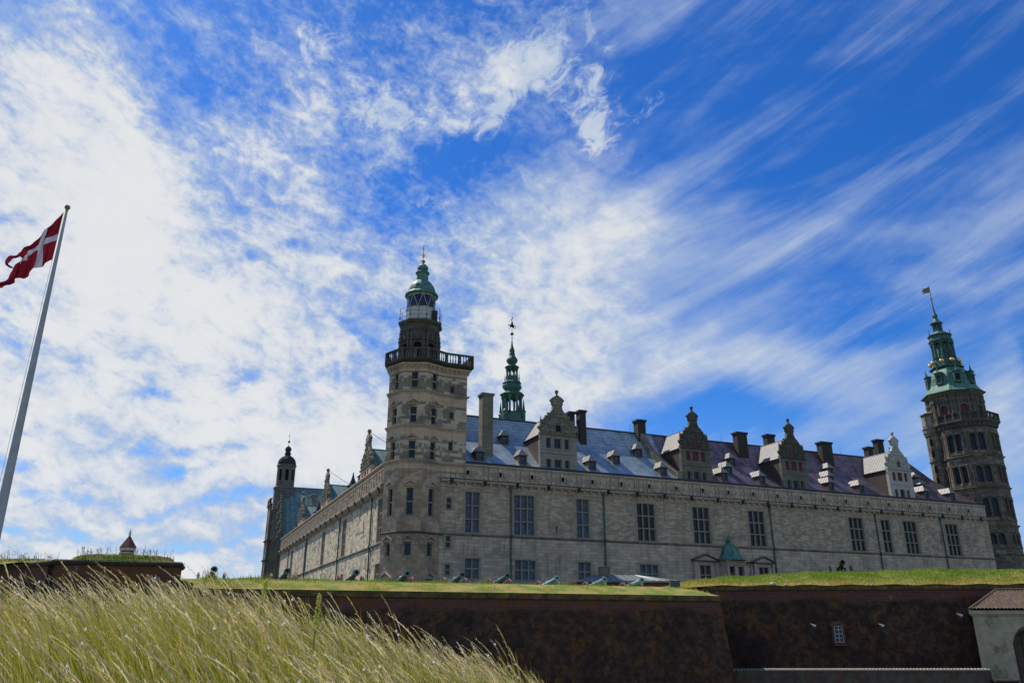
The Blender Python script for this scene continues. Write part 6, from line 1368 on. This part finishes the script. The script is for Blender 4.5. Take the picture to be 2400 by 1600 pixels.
# turf and weeds on the merlon caps
def cap_pts(cx, cy, sx, sy, rz, z, h, n):
    u = rs.uniform(-.97, .97, n); v = rs.uniform(-.95, .95, n); hh = h * np.maximum(0, 1 - np.abs(u) ** 5) ** .6 * np.maximum(0, 1 - np.abs(v) ** 4) ** .6
    X, Y_ = u * sx, v * sy; return cx + cos(rz) * X - sin(rz) * Y_, cy + sin(rz) * X + cos(rz) * Y_, z + hh
x1, y1, z1 = cap_pts(-20.35, 42.95, 2.42, 1.1, rzb, 3.3, .32, 5000); x2, y2, z2 = cap_pts(-31.4, 48.9, 8.2, 1.6, math.atan2(10.1, -13.7) + pi, 3.3, .36, 11000)
turf_blades('cap_grass', (np.r_[x1, x2], np.r_[y1, y2], np.r_[z1, z2], rs.uniform(.15, .95, 16000)), "dry grass and moss on the brick merlons", .75, .45)
n = 420; sel = rs.randint(0, 16000, n); xa, ya, za = np.r_[x1, x2][sel], np.r_[y1, y2][sel], np.r_[z1, z2][sel]; m2 = (rs.uniform(0, 1, n) < np.where(np.sin(xa * 3.1) > .0, .95, .15)); xa, ya, za = xa[m2], ya[m2], za[m2]; n = len(xa)
h = rs.uniform(.25, .62, n); P = curve(xa, ya, za - .02, h, rs.normal(-.05, .07, n), rs.normal(0, .05, n), [0, .5, 1.0]); col_ = np.array([.10, .11, .05]) * rs.uniform(.5, 1.4, (n, 1))
ch_ = [ribbons('w', P, wvec(n, np.full(n, .007), [1, 1, .8], np.zeros(n)), np.repeat(col_[:, None], 3, 1))]
for rep in range(9):
    t0 = rs.uniform(.45, 1.05, n); p0 = P[:, 0] + (P[:, 2] - P[:, 0]) * t0[:, None] + rs.normal(0, .03, (n, 3)); d2 = rs.normal(0, 1, (n, 3)); d2 /= np.linalg.norm(d2, axis=1)[:, None]; PP = np.stack([p0, p0 + d2 * .03, p0 + d2 * .06], 1)
    ch_.append(ribbons('w', PP, wvec(n, np.full(n, .013), [.4, 1, .2], rs.uniform(0, 3, n)), np.repeat((col_ * np.array([1.5, 1.2, 1.3]))[:, None], 3, 1)))
# a few tall weeds along the parapet crest
n = 240; L_ = np.concatenate([rs.normal(c_, .22, 30) for c_ in (8.6, 11.5, 13.2, 18.9, 24.9, 30.8, 32.9, 35.2)]); o_ = rs.normal(3.2, .2, n); bx = LP[0] + e_b[0] * L_ - e_b[1] * o_; by = LP[1] + e_b[1] * 1.0567 * L_ + e_b[0] * o_
h = rs.uniform(.15, .5, n); P = curve(bx, by, np.full(n, 2.72), h, rs.normal(-.04, .08, n), rs.normal(0, .05, n), [0, .5, 1.0]); cc = np.where((rs.uniform(0, 1, n) < .5)[:, None], np.array([.10, .16, .03]), np.array([.30, .20, .12])); ch_.append(ribbons('w', P, wvec(n, np.full(n, .012), [1, 1, .4], np.zeros(n)), np.repeat(cc[:, None], 3, 1)))
tag(blades_object('weeds', ch_), "tufts of tall weeds on the merlons and along the parapet crest", 'weeds', kind='stuff')
# loose stones lying on the right coping
mb = MB(); rn = random.Random(8)
for k in range(34):
    x = rn.uniform(15, 42); r = rn.uniform(.05, .13); mb.ball((x, curt_y(x) + rn.uniform(.0, .35), 3.02 + r * .3), r, 5, .6)
mb.ball((19.3, curt_y(19.3) + .2, 3.12), .22, 7, .7); o = mb.build('stone_rubble', 'tower_pale'); tag(o, "loose pale stones lying along the coping of the right rampart", 'rubble', kind='stuff')
